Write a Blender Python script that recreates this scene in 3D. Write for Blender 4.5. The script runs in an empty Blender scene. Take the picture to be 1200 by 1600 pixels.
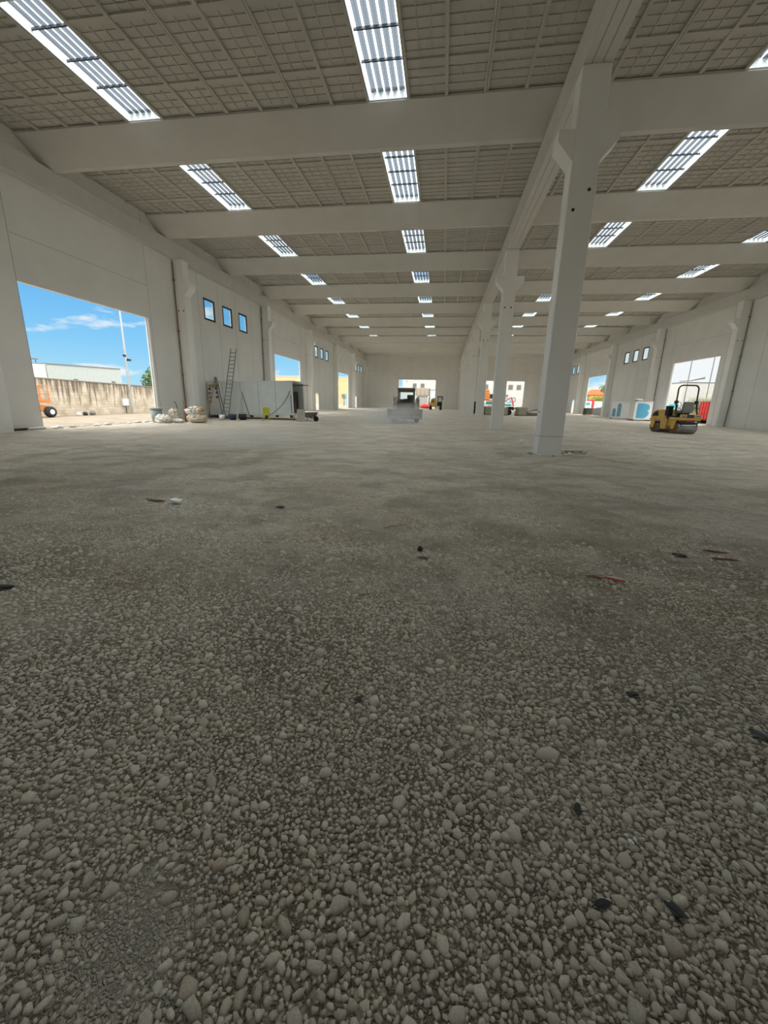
import bpy, math, random
import numpy as np
from mathutils import Vector, Matrix
random.seed(7); rng = np.random.default_rng(11)
PI = math.pi
sc = bpy.context.scene
COL = sc.collection

# ------------------------------------------------------------------ camera
F_PX, YAW, PITCH, ROLL, CX, CY = 619.91, -0.14537, -0.2486, 0.0227, 596.12, 782.78
cyw, syw, cp, sp = math.cos(YAW), math.sin(YAW), math.cos(PITCH), math.sin(PITCH)
fw = Vector((syw*cp, cyw*cp, sp)); rt = Vector((cyw, -syw, 0)); up = rt.cross(fw)
r2 = math.cos(ROLL)*rt + math.sin(ROLL)*up; u2 = -math.sin(ROLL)*rt + math.cos(ROLL)*up
cam = bpy.data.cameras.new('camera'); camo = bpy.data.objects.new('camera', cam); COL.objects.link(camo)
M = Matrix(((r2.x, u2.x, -fw.x, 0), (r2.y, u2.y, -fw.y, 0), (r2.z, u2.z, -fw.z, 1.6), (0, 0, 0, 1)))
camo.matrix_world = M
cam.sensor_fit = 'AUTO'; cam.sensor_width = 36.0; cam.lens = F_PX/1600*36
cam.shift_x = (600-CX)/1600; cam.shift_y = (CY-800)/1600
cam.clip_start = 0.05; cam.clip_end = 2000
sc.camera = camo

# ------------------------------------------------------------------ exposure / render look
sc.view_settings.view_transform = 'Standard'; sc.view_settings.look = 'None'
sc.view_settings.exposure = 0.0; sc.view_settings.gamma = 1.0
sc.view_settings.use_curve_mapping = False
sc.cycles.max_bounces = 10; sc.cycles.diffuse_bounces = 6; sc.cycles.glossy_bounces = 2
sc.cycles.transparent_max_bounces = 12; sc.cycles.transmission_bounces = 4; sc.cycles.volume_bounces = 1
sc.cycles.caustics_reflective = False; sc.cycles.caustics_refractive = False
sc.cycles.use_denoising = True
sc.cycles.sample_clamp_indirect = 6.0

# ------------------------------------------------------------------ sky
ZENITH = (5.6, 5.5, 5.3)
world = bpy.data.worlds.new('sky'); sc.world = world; world.use_nodes = True
nt = world.node_tree; nt.nodes.clear()
def N(t, **k):
    n = nt.nodes.new(t)
    for a, b in k.items(): setattr(n, a, b)
    return n
L = lambda a, b: nt.links.new(a, b)
tc = N('ShaderNodeTexCoord'); sep = N('ShaderNodeSeparateXYZ'); L(tc.outputs['Generated'], sep.inputs[0])
ramp = N('ShaderNodeValToRGB'); L(sep.outputs['Z'], ramp.inputs[0])
e = ramp.color_ramp; e.elements[0].position = 0.0; e.elements[0].color = (0.48, 0.80, 0.94, 1)
e.elements[1].position = 0.10; e.elements[1].color = (0.25, 0.62, 0.95, 1)
x = e.elements.new(0.22); x.color = (0.13, 0.45, 0.88, 1)
# clouds: stretched noise, more of them towards the +X side
mp = N('ShaderNodeMapping'); mp.inputs['Scale'].default_value = (3.2, 3.2, 11.0); mp.inputs['Location'].default_value = (3.1, 0.4, 0.25)
L(tc.outputs['Generated'], mp.inputs[0])
nz = N('ShaderNodeTexNoise'); nz.inputs['Scale'].default_value = 1.5; nz.inputs['Detail'].default_value = 7; nz.inputs['Roughness'].default_value = 0.55
L(mp.outputs[0], nz.inputs['Vector'])
ma = N('ShaderNodeMath', operation='MULTIPLY_ADD'); L(sep.outputs['X'], ma.inputs[0]); ma.inputs[1].default_value = 0.16; L(nz.outputs['Fac'], ma.inputs[2])
cr = N('ShaderNodeMapRange'); L(ma.outputs[0], cr.inputs[0]); cr.inputs[1].default_value = 0.455; cr.inputs[2].default_value = 0.54
mixc = N('ShaderNodeMixRGB'); L(cr.outputs[0], mixc.inputs[0]); L(ramp.outputs[0], mixc.inputs[1]); mixc.inputs[2].default_value = (0.90, 0.94, 0.97, 1)
# high bright overcast
hz = N('ShaderNodeMapRange', interpolation_type='SMOOTHSTEP'); L(sep.outputs['Z'], hz.inputs[0]); hz.inputs[1].default_value = 0.22; hz.inputs[2].default_value = 0.48
mixz = N('ShaderNodeMixRGB'); L(hz.outputs[0], mixz.inputs[0]); L(mixc.outputs[0], mixz.inputs[1]); mixz.inputs[2].default_value = (*ZENITH, 1)
bg = N('ShaderNodeBackground'); L(mixz.outputs[0], bg.inputs['Color']); bg.inputs['Strength'].default_value = 1.0
wo = N('ShaderNodeOutputWorld'); L(bg.outputs[0], wo.inputs['Surface'])
world.cycles.sampling_method = 'MANUAL'; world.cycles.sample_map_resolution = 512

LAMP_RADIANCE = 24.0     # radiance of area lamps added above the roof sheets, brighter than the sky
def skylamp(x, y, z, sx, sy):
    l = bpy.data.lights.new('skylight_added_lamp', 'AREA'); l.shape = 'RECTANGLE'; l.size = sx; l.size_y = sy
    l.energy = LAMP_RADIANCE*PI*sx*sy; l.color = (1.0, 0.985, 0.955); l.spread = math.radians(100)
    o = bpy.data.objects.new('skylight_added_lamp', l); o.location = (x, y, z); COL.objects.link(o)

def portal(loc, rot, sx, sy):
    l = bpy.data.lights.new('sky_portal', 'AREA'); l.shape = 'RECTANGLE'; l.size = sx; l.size_y = sy
    l.cycles.is_portal = True
    o = bpy.data.objects.new('sky_portal', l); o.location = loc; o.rotation_euler = rot; COL.objects.link(o)

# ------------------------------------------------------------------ building dimensions (metres)
XL, XR = -17.98, 24.43          # inner wall faces
YB, YE = -12.5, 91.4            # rear / far end wall inner faces
ZG, ZT, ZB = 10.14, 11.07, 11.85  # girder soffit, girder top, beam top
ZR = 11.875                     # coffer bottom
COLY = [13.655+13.012*k for k in range(0, 7)]      # column centres
COLY[-1] = YE-0.33
BEAMF = [10.565+7.475*k for k in range(0, 12)]     # front faces of the roof beams
BEAMF[11] = YE-0.30
SKY = [(-12.75, -11.31), (-3.25, -1.85), (8.76, 10.16), (18.21, 19.61)]
XC0, XC1 = 3.064, 3.783
XRL, XRR = -18.18, 24.63
# portals (guides for sky light, they emit nothing)
OPEN_L = [(-10.2, -2.3), (15.86, 23.6), (42.23, 50.2), (68.8, 76.4)]
OPEN_R = [(-10.2, -2.3), (15.9, 23.6), (42.0, 49.75), (68.1, 76.0)]
OPEN_E = [(-10.1, -1.95), (8.62, 16.75)]
for a, b in OPEN_L: portal((XL-0.25, (a+b)/2, 3.06), (0, PI/2, PI), 6.1, b-a)
for a, b in OPEN_R: portal((XR+0.25, (a+b)/2, 3.06), (0, PI/2, 0), 6.1, b-a)
for a, b in OPEN_E: portal(((a+b)/2, YE+0.25, 3.06), (-PI/2, 0, 0), b-a, 6.1)

for a, b in ((-11.0, -6.5), (9.5, 14.0)): portal(((a+b)/2, YB-0.25, 2.0), (PI/2, 0, 0), b-a, 4)

# ------------------------------------------------------------------ helpers
def principled(name, col, rough=0.6, metal=0.0, var=0.0, vscale=3.0, bump=0.0, bscale=40.0, spec=0.4, col2=None, detail=5):
    m = bpy.data.materials.new(name); m.use_nodes = True; t = m.node_tree; b = t.nodes['Principled BSDF']
    b.inputs['Roughness'].default_value = rough; b.inputs['Metallic'].default_value = metal
    b.inputs['Specular IOR Level'].default_value = spec
    b.inputs['Base Color'].default_value = (*col, 1)
    c = t.nodes.new('ShaderNodeTexCoord')
    n = t.nodes.new('ShaderNodeTexNoise'); n.inputs['Scale'].default_value = vscale; n.inputs['Detail'].default_value = detail
    t.links.new(c.outputs['Object'], n.inputs['Vector'])
    if var > 0 or col2:
        r = t.nodes.new('ShaderNodeValToRGB'); r.color_ramp.elements[0].position = 0.3; r.color_ramp.elements[1].position = 0.7
        c2 = col2 or tuple(min(1, v*(1+var)) for v in col)
        c1 = col if col2 else tuple(v*(1-var) for v in col)
        r.color_ramp.elements[0].color = (*c1, 1); r.color_ramp.elements[1].color = (*c2, 1)
        t.links.new(n.outputs['Fac'], r.inputs[0]); t.links.new(r.outputs[0], b.inputs['Base Color'])
    if bump > 0:
        n2 = t.nodes.new('ShaderNodeTexNoise'); n2.inputs['Scale'].default_value = bscale; n2.inputs['Detail'].default_value = 4
        t.links.new(c.outputs['Object'], n2.inputs['Vector'])
        bp = t.nodes.new('ShaderNodeBump'); bp.inputs['Strength'].default_value = bump; bp.inputs['Distance'].default_value = 0.01
        t.links.new(n2.outputs['Fac'], bp.inputs['Height']); t.links.new(bp.outputs[0], b.inputs['Normal'])
    return m

class MB:
    def __init__(s): s.v = []; s.f = []; s.sm = []
    def add(s, vs, fs, smooth=False):
        o = len(s.v); s.v += [tuple(p) for p in vs]; s.f += [tuple(i+o for i in f) for f in fs]; s.sm += [smooth]*len(fs); return s
    def box(s, x0, x1, y0, y1, z0, z1, rz=0, piv=None, mat=None):
        vs = [(x, y, z) for z in (z0, z1) for y in (y0, y1) for x in (x0, x1)]
        if rz:
            c = piv or ((x0+x1)/2, (y0+y1)/2); ca, sa = math.cos(rz), math.sin(rz)
            vs = [(c[0]+(x-c[0])*ca-(y-c[1])*sa, c[1]+(x-c[0])*sa+(y-c[1])*ca, z) for x, y, z in vs]
        if mat: vs = [tuple(mat @ Vector(p)) for p in vs]
        return s.add(vs, [(0, 2, 3, 1), (4, 5, 7, 6), (0, 1, 5, 4), (2, 6, 7, 3), (0, 4, 6, 2), (1, 3, 7, 5)])
    def bbox(s, x0, x1, y0, y1, z0, z1, b=0.02, mat=None):
        """box with chamfered edges (all twelve)"""
        xs, ys, zs = (x0, x1), (y0, y1), (z0, z1); V = []; idx = {}
        b = min(b, (x1-x0)*.45, (y1-y0)*.45, (z1-z0)*.45)
        for i in (0, 1):
            for j in (0, 1):
                for k in (0, 1):
                    sx, sy, sz = (1, -1)[i], (1, -1)[j], (1, -1)[k]
                    for a in range(3):
                        p = [xs[i]+sx*b, ys[j]+sy*b, zs[k]+sz*b]; p[a] = (xs[i], ys[j], zs[k])[a]
                        idx[(i, j, k, a)] = len(V); V.append(tuple(p))
        Fs = []
        def q(*c): Fs.append(tuple(idx[t] for t in c))
        for a in (0, 1):
            q((a, 0, 0, 0), (a, 1, 0, 0), (a, 1, 1, 0), (a, 0, 1, 0)); q((0, a, 0, 1), (1, a, 0, 1), (1, a, 1, 1), (0, a, 1, 1)); q((0, 0, a, 2), (1, 0, a, 2), (1, 1, a, 2), (0, 1, a, 2))
            for c in (0, 1):
                q((0, a, c, 1), (1, a, c, 1), (1, a, c, 2), (0, a, c, 2)); q((a, 0, c, 0), (a, 1, c, 0), (a, 1, c, 2), (a, 0, c, 2)); q((a, c, 0, 0), (a, c, 1, 0), (a, c, 1, 1), (a, c, 0, 1))
                for d in (0, 1): q((a, c, d, 0), (a, c, d, 1), (a, c, d, 2))
        if mat: V = [tuple(mat @ Vector(p)) for p in V]
        return s.add(V, Fs)
    def cyl(s, p0, p1, r0, r1=None, n=14, caps=True, smooth=True):
        r1 = r0 if r1 is None else r1; p0 = Vector(p0); p1 = Vector(p1); d = (p1-p0).normalized()
        a = d.orthogonal().normalized(); b = d.cross(a)
        vs = []; 
        for p, r in ((p0, r0), (p1, r1)):
            for i in range(n): t = 2*PI*i/n; vs.append(p+a*math.cos(t)*r+b*math.sin(t)*r)
        s.add(vs, [(i, (i+1) % n, n+(i+1) % n, n+i) for i in range(n)], smooth)
        if caps: s.add(vs, [tuple(range(n))[::-1], tuple(range(n, 2*n))])
        return s
    def tube(s, pts, r, n=8):
        pts = [Vector(p) for p in pts]; rings = []; prev = None
        for i, p in enumerate(pts):
            d = (pts[min(i+1, len(pts)-1)]-pts[max(i-1, 0)]).normalized()
            a = d.orthogonal().normalized() if prev is None else (prev-d*prev.dot(d)).normalized()
            prev = a; b = d.cross(a); rr = r[i] if isinstance(r, (list, tuple)) else r
            rings.append([p+a*math.cos(2*PI*k/n)*rr+b*math.sin(2*PI*k/n)*rr for k in range(n)])
        vs = [q for rg in rings for q in rg]
        fs = [(i*n+k, i*n+(k+1) % n, (i+1)*n+(k+1) % n, (i+1)*n+k) for i in range(len(pts)-1) for k in range(n)]
        s.add(vs, fs, True); m = len(pts)-1
        s.add(vs, [tuple(range(n))[::-1], tuple(m*n+k for k in range(n))]); return s
    def lathe(s, prof, n=20, c=(0, 0, 0), axis='Z', smooth=True):
        vs = []; 
        for r, h in prof:
            for i in range(n):
                t = 2*PI*i/n; a, b = r*math.cos(t), r*math.sin(t)
                p = (a, b, h) if axis == 'Z' else ((h, a, b) if axis == 'X' else (a, h, b))
                vs.append((c[0]+p[0], c[1]+p[1], c[2]+p[2]))
        m = len(prof)
        return s.add(vs, [(j*n+i, j*n+(i+1) % n, (j+1)*n+(i+1) % n, (j+1)*n+i) for j in range(m-1) for i in range(n)], smooth)
    def prism(s, poly, a0, a1, axis='Y'):
        """extrude a 2D outline along an axis: Y -> (x,z), X -> (y,z), Z -> (x,y)"""
        n = len(poly)
        f = {'Y': lambda p, a: (p[0], a, p[1]), 'X': lambda p, a: (a, p[0], p[1]), 'Z': lambda p, a: (p[0], p[1], a)}[axis]
        vs = [f(p, a0) for p in poly]+[f(p, a1) for p in poly]
        return s.add(vs, [(i, (i+1) % n, n+(i+1) % n, n+i) for i in range(n)]+[tuple(range(n))[::-1], tuple(range(n, 2*n))])
    def blob(s, c, r, sub=3, jit=0.15, seed=0, sz=(1, 1, 1), freq=3.0):
        import bmesh
        from mathutils import noise
        bm = bmesh.new(); bmesh.ops.create_icosphere(bm, subdivisions=sub, radius=1)
        vs = []
        for v in bm.verts:
            k = 1+jit*noise.noise(v.co*freq+Vector((seed*7.3, seed*3.1, seed)))*2
            p = v.co*k*r; vs.append((c[0]+p.x*sz[0], c[1]+p.y*sz[1], c[2]+p.z*sz[2]))
        fs = [tuple(v.index for v in f.verts) for f in bm.faces]; bm.free()
        return s.add(vs, fs, False)
    def build(s, name, mat, parent=None, M=None):
        me = bpy.data.meshes.new(name)
        vs = s.v if M is None else [tuple(M @ Vector(p)) for p in s.v]
        me.from_pydata(vs, [], s.f); me.materials.append(mat)
        me.polygons.foreach_set('use_smooth', s.sm)
        import bmesh
        bm = bmesh.new(); bm.from_mesh(me); bmesh.ops.recalc_face_normals(bm, faces=bm.faces); bm.to_mesh(me); bm.free()
        me.update()
        o = bpy.data.objects.new(name, me); COL.objects.link(o)
        if parent: o.parent = parent
        return o

def tag(o, label=None, cat=None, group=None, kind=None):
    if label: o['label'] = label
    if cat: o['category'] = cat
    if group: o['group'] = group
    if kind: o['kind'] = kind
    return o
def struct(o): o['kind'] = 'structure'; return o
def empty(name, loc=(0, 0, 0), rz=0, label=None, cat=None, group=None):
    o = bpy.data.objects.new(name, None); COL.objects.link(o); o.location = loc; o.rotation_euler = (0, 0, rz); o.empty_display_size = 0.2
    return tag(o, label, cat, group)
def copy_tree(o, parent=None):
    c = o.copy(); COL.objects.link(c); c.parent = parent
    for ch in list(o.children): copy_tree(ch, c)
    return c
ORD = ['nearest', 'second', 'third', 'fourth', 'fifth', 'sixth', 'seventh', 'eighth', 'ninth', 'tenth', 'eleventh', 'twelfth']

# ------------------------------------------------------------------ materials
white = principled('painted_concrete', (0.77, 0.765, 0.74), 0.8, var=0.035, vscale=0.7, bump=0.15, bscale=30, spec=0.2)
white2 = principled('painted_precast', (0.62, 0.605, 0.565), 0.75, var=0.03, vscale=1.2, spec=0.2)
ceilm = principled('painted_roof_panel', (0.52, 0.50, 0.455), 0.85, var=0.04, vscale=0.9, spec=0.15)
jointm = principled('joint_sealant', (0.22, 0.21, 0.20), 0.9)
dark = principled('black_plastic', (0.02, 0.02, 0.022), 0.5)
darkm = principled('dark_metal', (0.05, 0.05, 0.055), 0.45, 0.6)
steel = principled('galvanised_steel', (0.45, 0.46, 0.47), 0.4, 0.8, var=0.1)
rust = principled('rusty_brown', (0.20, 0.10, 0.06), 0.85, var=0.3, vscale=8)
yellow = principled('machine_yellow', (0.66, 0.43, 0.11), 0.45, var=0.12, vscale=4)
rubber = principled('rubber', (0.03, 0.03, 0.03), 0.85)
brownrub = principled('dusty_brown_rubber', (0.20, 0.11, 0.045), 0.85, var=0.3, vscale=9)
redm = principled('red_paint', (0.70, 0.03, 0.035), 0.5)
whitep = principled('white_plastic', (0.82, 0.83, 0.82), 0.4)
bluem = principled('blue_print', (0.10, 0.42, 0.66), 0.5)
wood = principled('raw_timber', (0.42, 0.33, 0.22), 0.8, var=0.2, vscale=6)

def glass_mat(name, tint, opacity=0.25):
    m = bpy.data.materials.new(name); m.use_nodes = True; t = m.node_tree; t.nodes.clear()
    tr = t.nodes.new('ShaderNodeBsdfTransparent'); tr.inputs[0].default_value = (*tint, 1)
    gl = t.nodes.new('ShaderNodeBsdfGlossy'); gl.inputs['Roughness'].default_value = 0.05
    mx = t.nodes.new('ShaderNodeMixShader'); mx.inputs[0].default_value = opacity*0.3
    o = t.nodes.new('ShaderNodeOutputMaterial')
    t.links.new(tr.outputs[0], mx.inputs[1]); t.links.new(gl.outputs[0], mx.inputs[2]); t.links.new(mx.outputs[0], o.inputs[0])
    return m
glass = glass_mat('window_glass', (0.88, 0.95, 0.96))

def sheet_mat():
    m = bpy.data.materials.new('translucent_sheet'); m.use_nodes = True; t = m.node_tree; t.nodes.clear()
    c = t.nodes.new('ShaderNodeTexCoord'); sp_ = t.nodes.new('ShaderNodeSeparateXYZ'); t.links.new(c.outputs['Object'], sp_.inputs[0])
    # ribs of the sheet run along Y: broad band per wave, plus the fine reinforcing mesh
    w = t.nodes.new('ShaderNodeMath'); w.operation = 'MULTIPLY'; w.inputs[1].default_value = 2*PI/0.25; t.links.new(sp_.outputs['X'], w.inputs[0])
    s1 = t.nodes.new('ShaderNodeMath'); s1.operation = 'SINE'; t.links.new(w.outputs[0], s1.inputs[0])
    w2 = t.nodes.new('ShaderNodeMath'); w2.operation = 'MULTIPLY'; w2.inputs[1].default_value = 2*PI/0.055; t.links.new(sp_.outputs['Y'], w2.inputs[0])
    s2 = t.nodes.new('ShaderNodeMath'); s2.operation = 'SINE'; t.links.new(w2.outputs[0], s2.inputs[0])
    n = t.nodes.new('ShaderNodeTexNoise'); n.inputs['Scale'].default_value = 5.0; t.links.new(c.outputs['Object'], n.inputs['Vector'])
    mr = t.nodes.new('ShaderNodeMapRange'); mr.inputs[1].default_value = 0.60; mr.inputs[2].default_value = 0.90; t.links.new(s1.outputs[0], mr.inputs[0])
    a = t.nodes.new('ShaderNodeMath'); a.operation = 'MULTIPLY_ADD'; a.inputs[1].default_value = 0.05; a.inputs[2].default_value = 0.0; t.links.new(s2.outputs[0], a.inputs[0])
    b = t.nodes.new('ShaderNodeMath'); b.operation = 'ADD'; t.links.new(mr.outputs[0], b.inputs[0]); t.links.new(a.outputs[0], b.inputs[1])
    r = t.nodes.new('ShaderNodeValToRGB'); r.color_ramp.elements[0].position = 0.0; r.color_ramp.elements[0].color = (0.023, 0.031, 0.041, 1)
    r.color_ramp.elements[1].position = 1.0; r.color_ramp.elements[1].color = (0.80, 0.87, 0.90, 1); t.links.new(b.outputs[0], r.inputs[0])
    tr = t.nodes.new('ShaderNodeBsdfTransparent'); t.links.new(r.outputs[0], tr.inputs[0])
    tl = t.nodes.new('ShaderNodeBsdfTranslucent'); tl.inputs[0].default_value = (0.7, 0.8, 0.9, 1)
    mx = t.nodes.new('ShaderNodeMixShader'); mx.inputs[0].default_value = 0.008
    o = t.nodes.new('ShaderNodeOutputMaterial')
    t.links.new(tr.outputs[0], mx.inputs[1]); t.links.new(tl.outputs[0], mx.inputs[2]); t.links.new(mx.outputs[0], o.inputs[0])
    return m
sheetm = sheet_mat()

def ground_mat(name, inside=True):
    m = bpy.data.materials.new(name); m.use_nodes = True; t = m.node_tree; b = t.nodes['Principled BSDF']
    b.inputs['Roughness'].default_value = 0.95; b.inputs['Specular IOR Level'].default_value = 0.1
    nn = lambda ty: t.nodes.new(ty); lk = t.links.new
    c = nn('ShaderNodeTexCoord'); P = c.outputs['Object']
    def noise(scale, detail=4, rough=0.55, sc3=None):
        n = nn('ShaderNodeTexNoise'); n.inputs['Scale'].default_value = scale; n.inputs['Detail'].default_value = detail; n.inputs['Roughness'].default_value = rough
        if sc3:
            mpn = nn('ShaderNodeMapping'); mpn.inputs['Scale'].default_value = sc3; lk(P, mpn.inputs[0]); lk(mpn.outputs[0], n.inputs['Vector'])
        else: lk(P, n.inputs['Vector'])
        return n.outputs['Fac']
    def ramp(src, p0, c0, p1, c1):
        r = nn('ShaderNodeValToRGB'); r.color_ramp.elements[0].position = p0; r.color_ramp.elements[0].color = (*c0, 1)
        r.color_ramp.elements[1].position = p1; r.color_ramp.elements[1].color = (*c1, 1); lk(src, r.inputs[0]); return r.outputs[0]
    def mul(a, bb, f=1.0):
        x_ = nn('ShaderNodeMixRGB'); x_.blend_type = 'MULTIPLY'; x_.inputs[0].default_value = f; lk(a, x_.inputs[1]); lk(bb, x_.inputs[2]); return x_.outputs[0]
    if not inside:
        base = ramp(noise(0.6, 6), 0.3, (0.22, 0.185, 0.14), 0.7, (0.31, 0.27, 0.21))
        base = mul(base, ramp(noise(9, 5), 0.3, (0.75, 0.75, 0.75), 0.7, (1, 1, 1)))
        lk(base, b.inputs['Base Color']); return m
    # warp so that cells look like broken stone
    wv = nn('ShaderNodeTexNoise'); wv.inputs['Scale'].default_value = 28; wv.inputs['Detail'].default_value = 2; lk(P, wv.inputs['Vector'])
    va = nn('ShaderNodeVectorMath'); va.operation = 'MULTIPLY_ADD'; va.inputs[1].default_value = (0.022, 0.022, 0.022); lk(wv.outputs['Color'], va.inputs[0]); lk(P, va.inputs[2])
    def vor(scale, feat='DISTANCE_TO_EDGE'):
        v = nn('ShaderNodeTexVoronoi'); v.feature = feat; v.inputs['Scale'].default_value = scale; lk(va.outputs[0], v.inputs['Vector']); return v
    v1 = vor(34); v1c = vor(34, 'F1'); v2 = vor(75); v2c = vor(75, 'F1'); v3c = vor(11, 'F1')
    h1 = ramp(v1.outputs['Distance'], 0.02, (0, 0, 0), 0.22, (1, 1, 1)); h2 = ramp(v2.outputs['Distance'], 0.02, (0, 0, 0), 0.25, (1, 1, 1))
    fine = ramp(noise(1.1, 5, 0.6), 0.42, (0, 0, 0), 0.58, (1, 1, 1))       # patches of finer material
    hx = nn('ShaderNodeMixRGB'); lk(fine, hx.inputs[0]); lk(h1, hx.inputs[1]); lk(h2, hx.inputs[2])
    cx = nn('ShaderNodeMixRGB'); lk(fine, cx.inputs[0]); lk(v1c.outputs['Color'], cx.inputs[1]); lk(v2c.outputs['Color'], cx.inputs[2])
    tone = nn('ShaderNodeSeparateColor'); lk(cx.outputs[0], tone.inputs[0])
    stone = ramp(tone.outputs[0], 0.0, (0.42, 0.385, 0.315), 1.0, (0.72, 0.68, 0.58))
    gap = ramp(hx.outputs[0], 0.0, (0.45, 0.42, 0.38), 0.8, (1, 1, 1))
    colr = mul(stone, gap)
    lt = nn('ShaderNodeSeparateColor'); lk(v3c.outputs['Color'], lt.inputs[0])
    colr = mul(colr, ramp(lt.outputs[1], 0.0, (0.88, 0.87, 0.86), 1.0, (1.08, 1.08, 1.07)))
    # compacted fines over the stone, soil stains and tyre sweeps
    dirt = ramp(noise(0.33, 7, 0.62, (1, 1.5, 1)), 0.40, (0.82, 0.775, 0.72), 0.60, (1.0, 1.0, 1.0))
    colr = mul(colr, dirt, 0.9)
    sweep = ramp(noise(0.5, 6, 0.6, (0.35, 2.3, 1)), 0.36, (0.82, 0.78, 0.74), 0.52, (1, 1, 1))
    colr = mul(colr, sweep, 0.7)
    pale = nn('ShaderNodeMixRGB'); lk(ramp(noise(0.8, 6, 0.65, (1, 1, 1)), 0.52, (0, 0, 0), 0.72, (0.75, 0.75, 0.75)), pale.inputs[0]); lk(colr, pale.inputs[1]); pale.inputs[2].default_value = (0.56, 0.52, 0.44, 1)
    # far end: stone pattern fades out, paler colour stands in for brighter light
    sy_ = nn('ShaderNodeSeparateXYZ'); lk(P, sy_.inputs[0])
    far = nn('ShaderNodeMapRange'); lk(sy_.outputs['Y'], far.inputs[0]); far.inputs[1].default_value = 4; far.inputs[2].default_value = 16; far.inputs[3].default_value = 0; far.inputs[4].default_value = 0.85
    fx = nn('ShaderNodeMixRGB'); lk(far.outputs[0], fx.inputs[0]); lk(pale.outputs[0], fx.inputs[1])
    fcol = mul(ramp(noise(2.4, 6, 0.6, (0.6, 1.6, 1)), 0.3, (0.60, 0.545, 0.45), 0.7, (0.76, 0.70, 0.60)), dirt, 0.7); lk(fcol, fx.inputs[2])
    # settled sand at one spot on the near left
    vd = nn('ShaderNodeVectorMath'); vd.operation = 'DISTANCE'; vd.inputs[1].default_value = (-0.84, 0.70, 0); lk(P, vd.inputs[0])
    vn = nn('ShaderNodeMath'); vn.operation = 'MULTIPLY_ADD'; vn.inputs[1].default_value = 0.35; lk(noise(7, 4), vn.inputs[0]); lk(vd.outputs['Value'], vn.inputs[2])
    sm_ = nn('ShaderNodeMapRange'); lk(vn.outputs[0], sm_.inputs[0]); sm_.inputs[1].default_value = 0.50; sm_.inputs[2].default_value = 0.34
    sx_ = nn('ShaderNodeMixRGB'); lk(sm_.outputs[0], sx_.inputs[0]); lk(fx.outputs[0], sx_.inputs[1]); lk(ramp(noise(60, 6, 0.7), 0.35, (0.38, 0.35, 0.28), 0.65, (0.52, 0.48, 0.40)), sx_.inputs[2])
    nearm = nn('ShaderNodeMapRange'); lk(sy_.outputs['Y'], nearm.inputs[0]); nearm.inputs[1].default_value = 1.2; nearm.inputs[2].default_value = 3.8; nearm.inputs[3].default_value = 0.68; nearm.inputs[4].default_value = 1.0  # near floor colour darkened, painting shade into the gaps between stones
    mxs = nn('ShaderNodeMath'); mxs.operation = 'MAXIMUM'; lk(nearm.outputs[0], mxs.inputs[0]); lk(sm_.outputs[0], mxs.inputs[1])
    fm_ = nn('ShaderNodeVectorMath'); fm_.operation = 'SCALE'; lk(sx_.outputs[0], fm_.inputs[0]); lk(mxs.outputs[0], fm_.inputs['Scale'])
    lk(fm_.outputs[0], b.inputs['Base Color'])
    bp = nn('ShaderNodeBump'); bp.inputs['Strength'].default_value = 0.9; bp.inputs['Distance'].default_value = 0.012; lk(hx.outputs[0], bp.inputs['Height'])
    bp2 = nn('ShaderNodeBump'); bp2.inputs['Strength'].default_value = 0.5; bp2.inputs['Distance'].default_value = 0.08; lk(noise(2.2, 5), bp2.inputs['Height']); lk(bp.outputs[0], bp2.inputs['Normal'])
    lk(bp2.outputs[0], b.inputs['Normal'])
    return m
floorm = ground_mat('crushed_stone_floor'); groundm = ground_mat('yard_dirt', False)
exec_parts = []

# ------------------------------------------------------------------ structure: floor, ground, walls
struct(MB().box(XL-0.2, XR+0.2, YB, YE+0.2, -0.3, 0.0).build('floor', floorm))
g = MB(); g.box(-400, XL-0.2, -200, 500, -0.5, -0.16); g.box(XR+0.2, 400, -200, 500, -0.5, -0.10); g.box(XL-0.2, XR+0.2, YE+0.2, 500, -0.5, -0.05); g.box(XL-0.2, XR+0.2, -200, YB, -0.5, -0.05)
struct(g.build('ground', groundm))

def wall(name, axis, c0, c1, u0, u1, z0, z1, holes, joints=(), hj=()):
    """slab between c0..c1 on its normal axis, spanning u0..u1, with rectangular holes (ua,ub,za,zb)"""
    us = sorted({u0, u1} | {h[i] for h in holes for i in (0, 1)}); zs = sorted({z0, z1} | {h[i] for h in holes for i in (2, 3)})
    m = MB()
    for a, b in zip(us, us[1:]):
        run = None
        for p, q in zip(zs, zs[1:]):
            inh = any(h[0] <= (a+b)/2 <= h[1] and h[2] <= (p+q)/2 <= h[3] for h in holes)
            if not inh:
                if axis == 'X': m.box(c0, c1, a, b, p, q)
                else: m.box(a, b, c0, c1, p, q)
    o = struct(m.build(name, white))
    if joints or hj:
        j = MB(); s = c0 if abs(c0) < abs(c1) or axis == 'Y' else c1
        face = c1 if name in ('wall_left', 'wall_back') else c0
        lo, hi = face-0.002, face+0.002
        for u in joints:
            segs = [(z0, z1)]
            for h in holes:
                if h[0]-0.005 < u < h[1]+0.005: segs = [(p, q) for a_, b_ in segs for p, q in ((a_, min(b_, h[2])), (max(a_, h[3]), b_)) if q-p > .01]
            for p, q in segs:
                j.box(lo, hi, u-0.009, u+0.009, p, q) if axis == 'X' else j.box(u-0.006, u+0.006, lo, hi, p, q)
        for (ua, ub, z) in hj:
            j.box(lo, hi, ua, ub, z-0.006, z+0.006) if axis == 'X' else j.box(ua, ub, lo, hi, z-0.005, z+0.005)
        j.build('panel_joints', jointm, o)
    return o
WZ = (7.17, 8.68)
def wins(s): return [(s+2.63*k, s+2.63*k+1.50) for k in range(3)]
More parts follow.
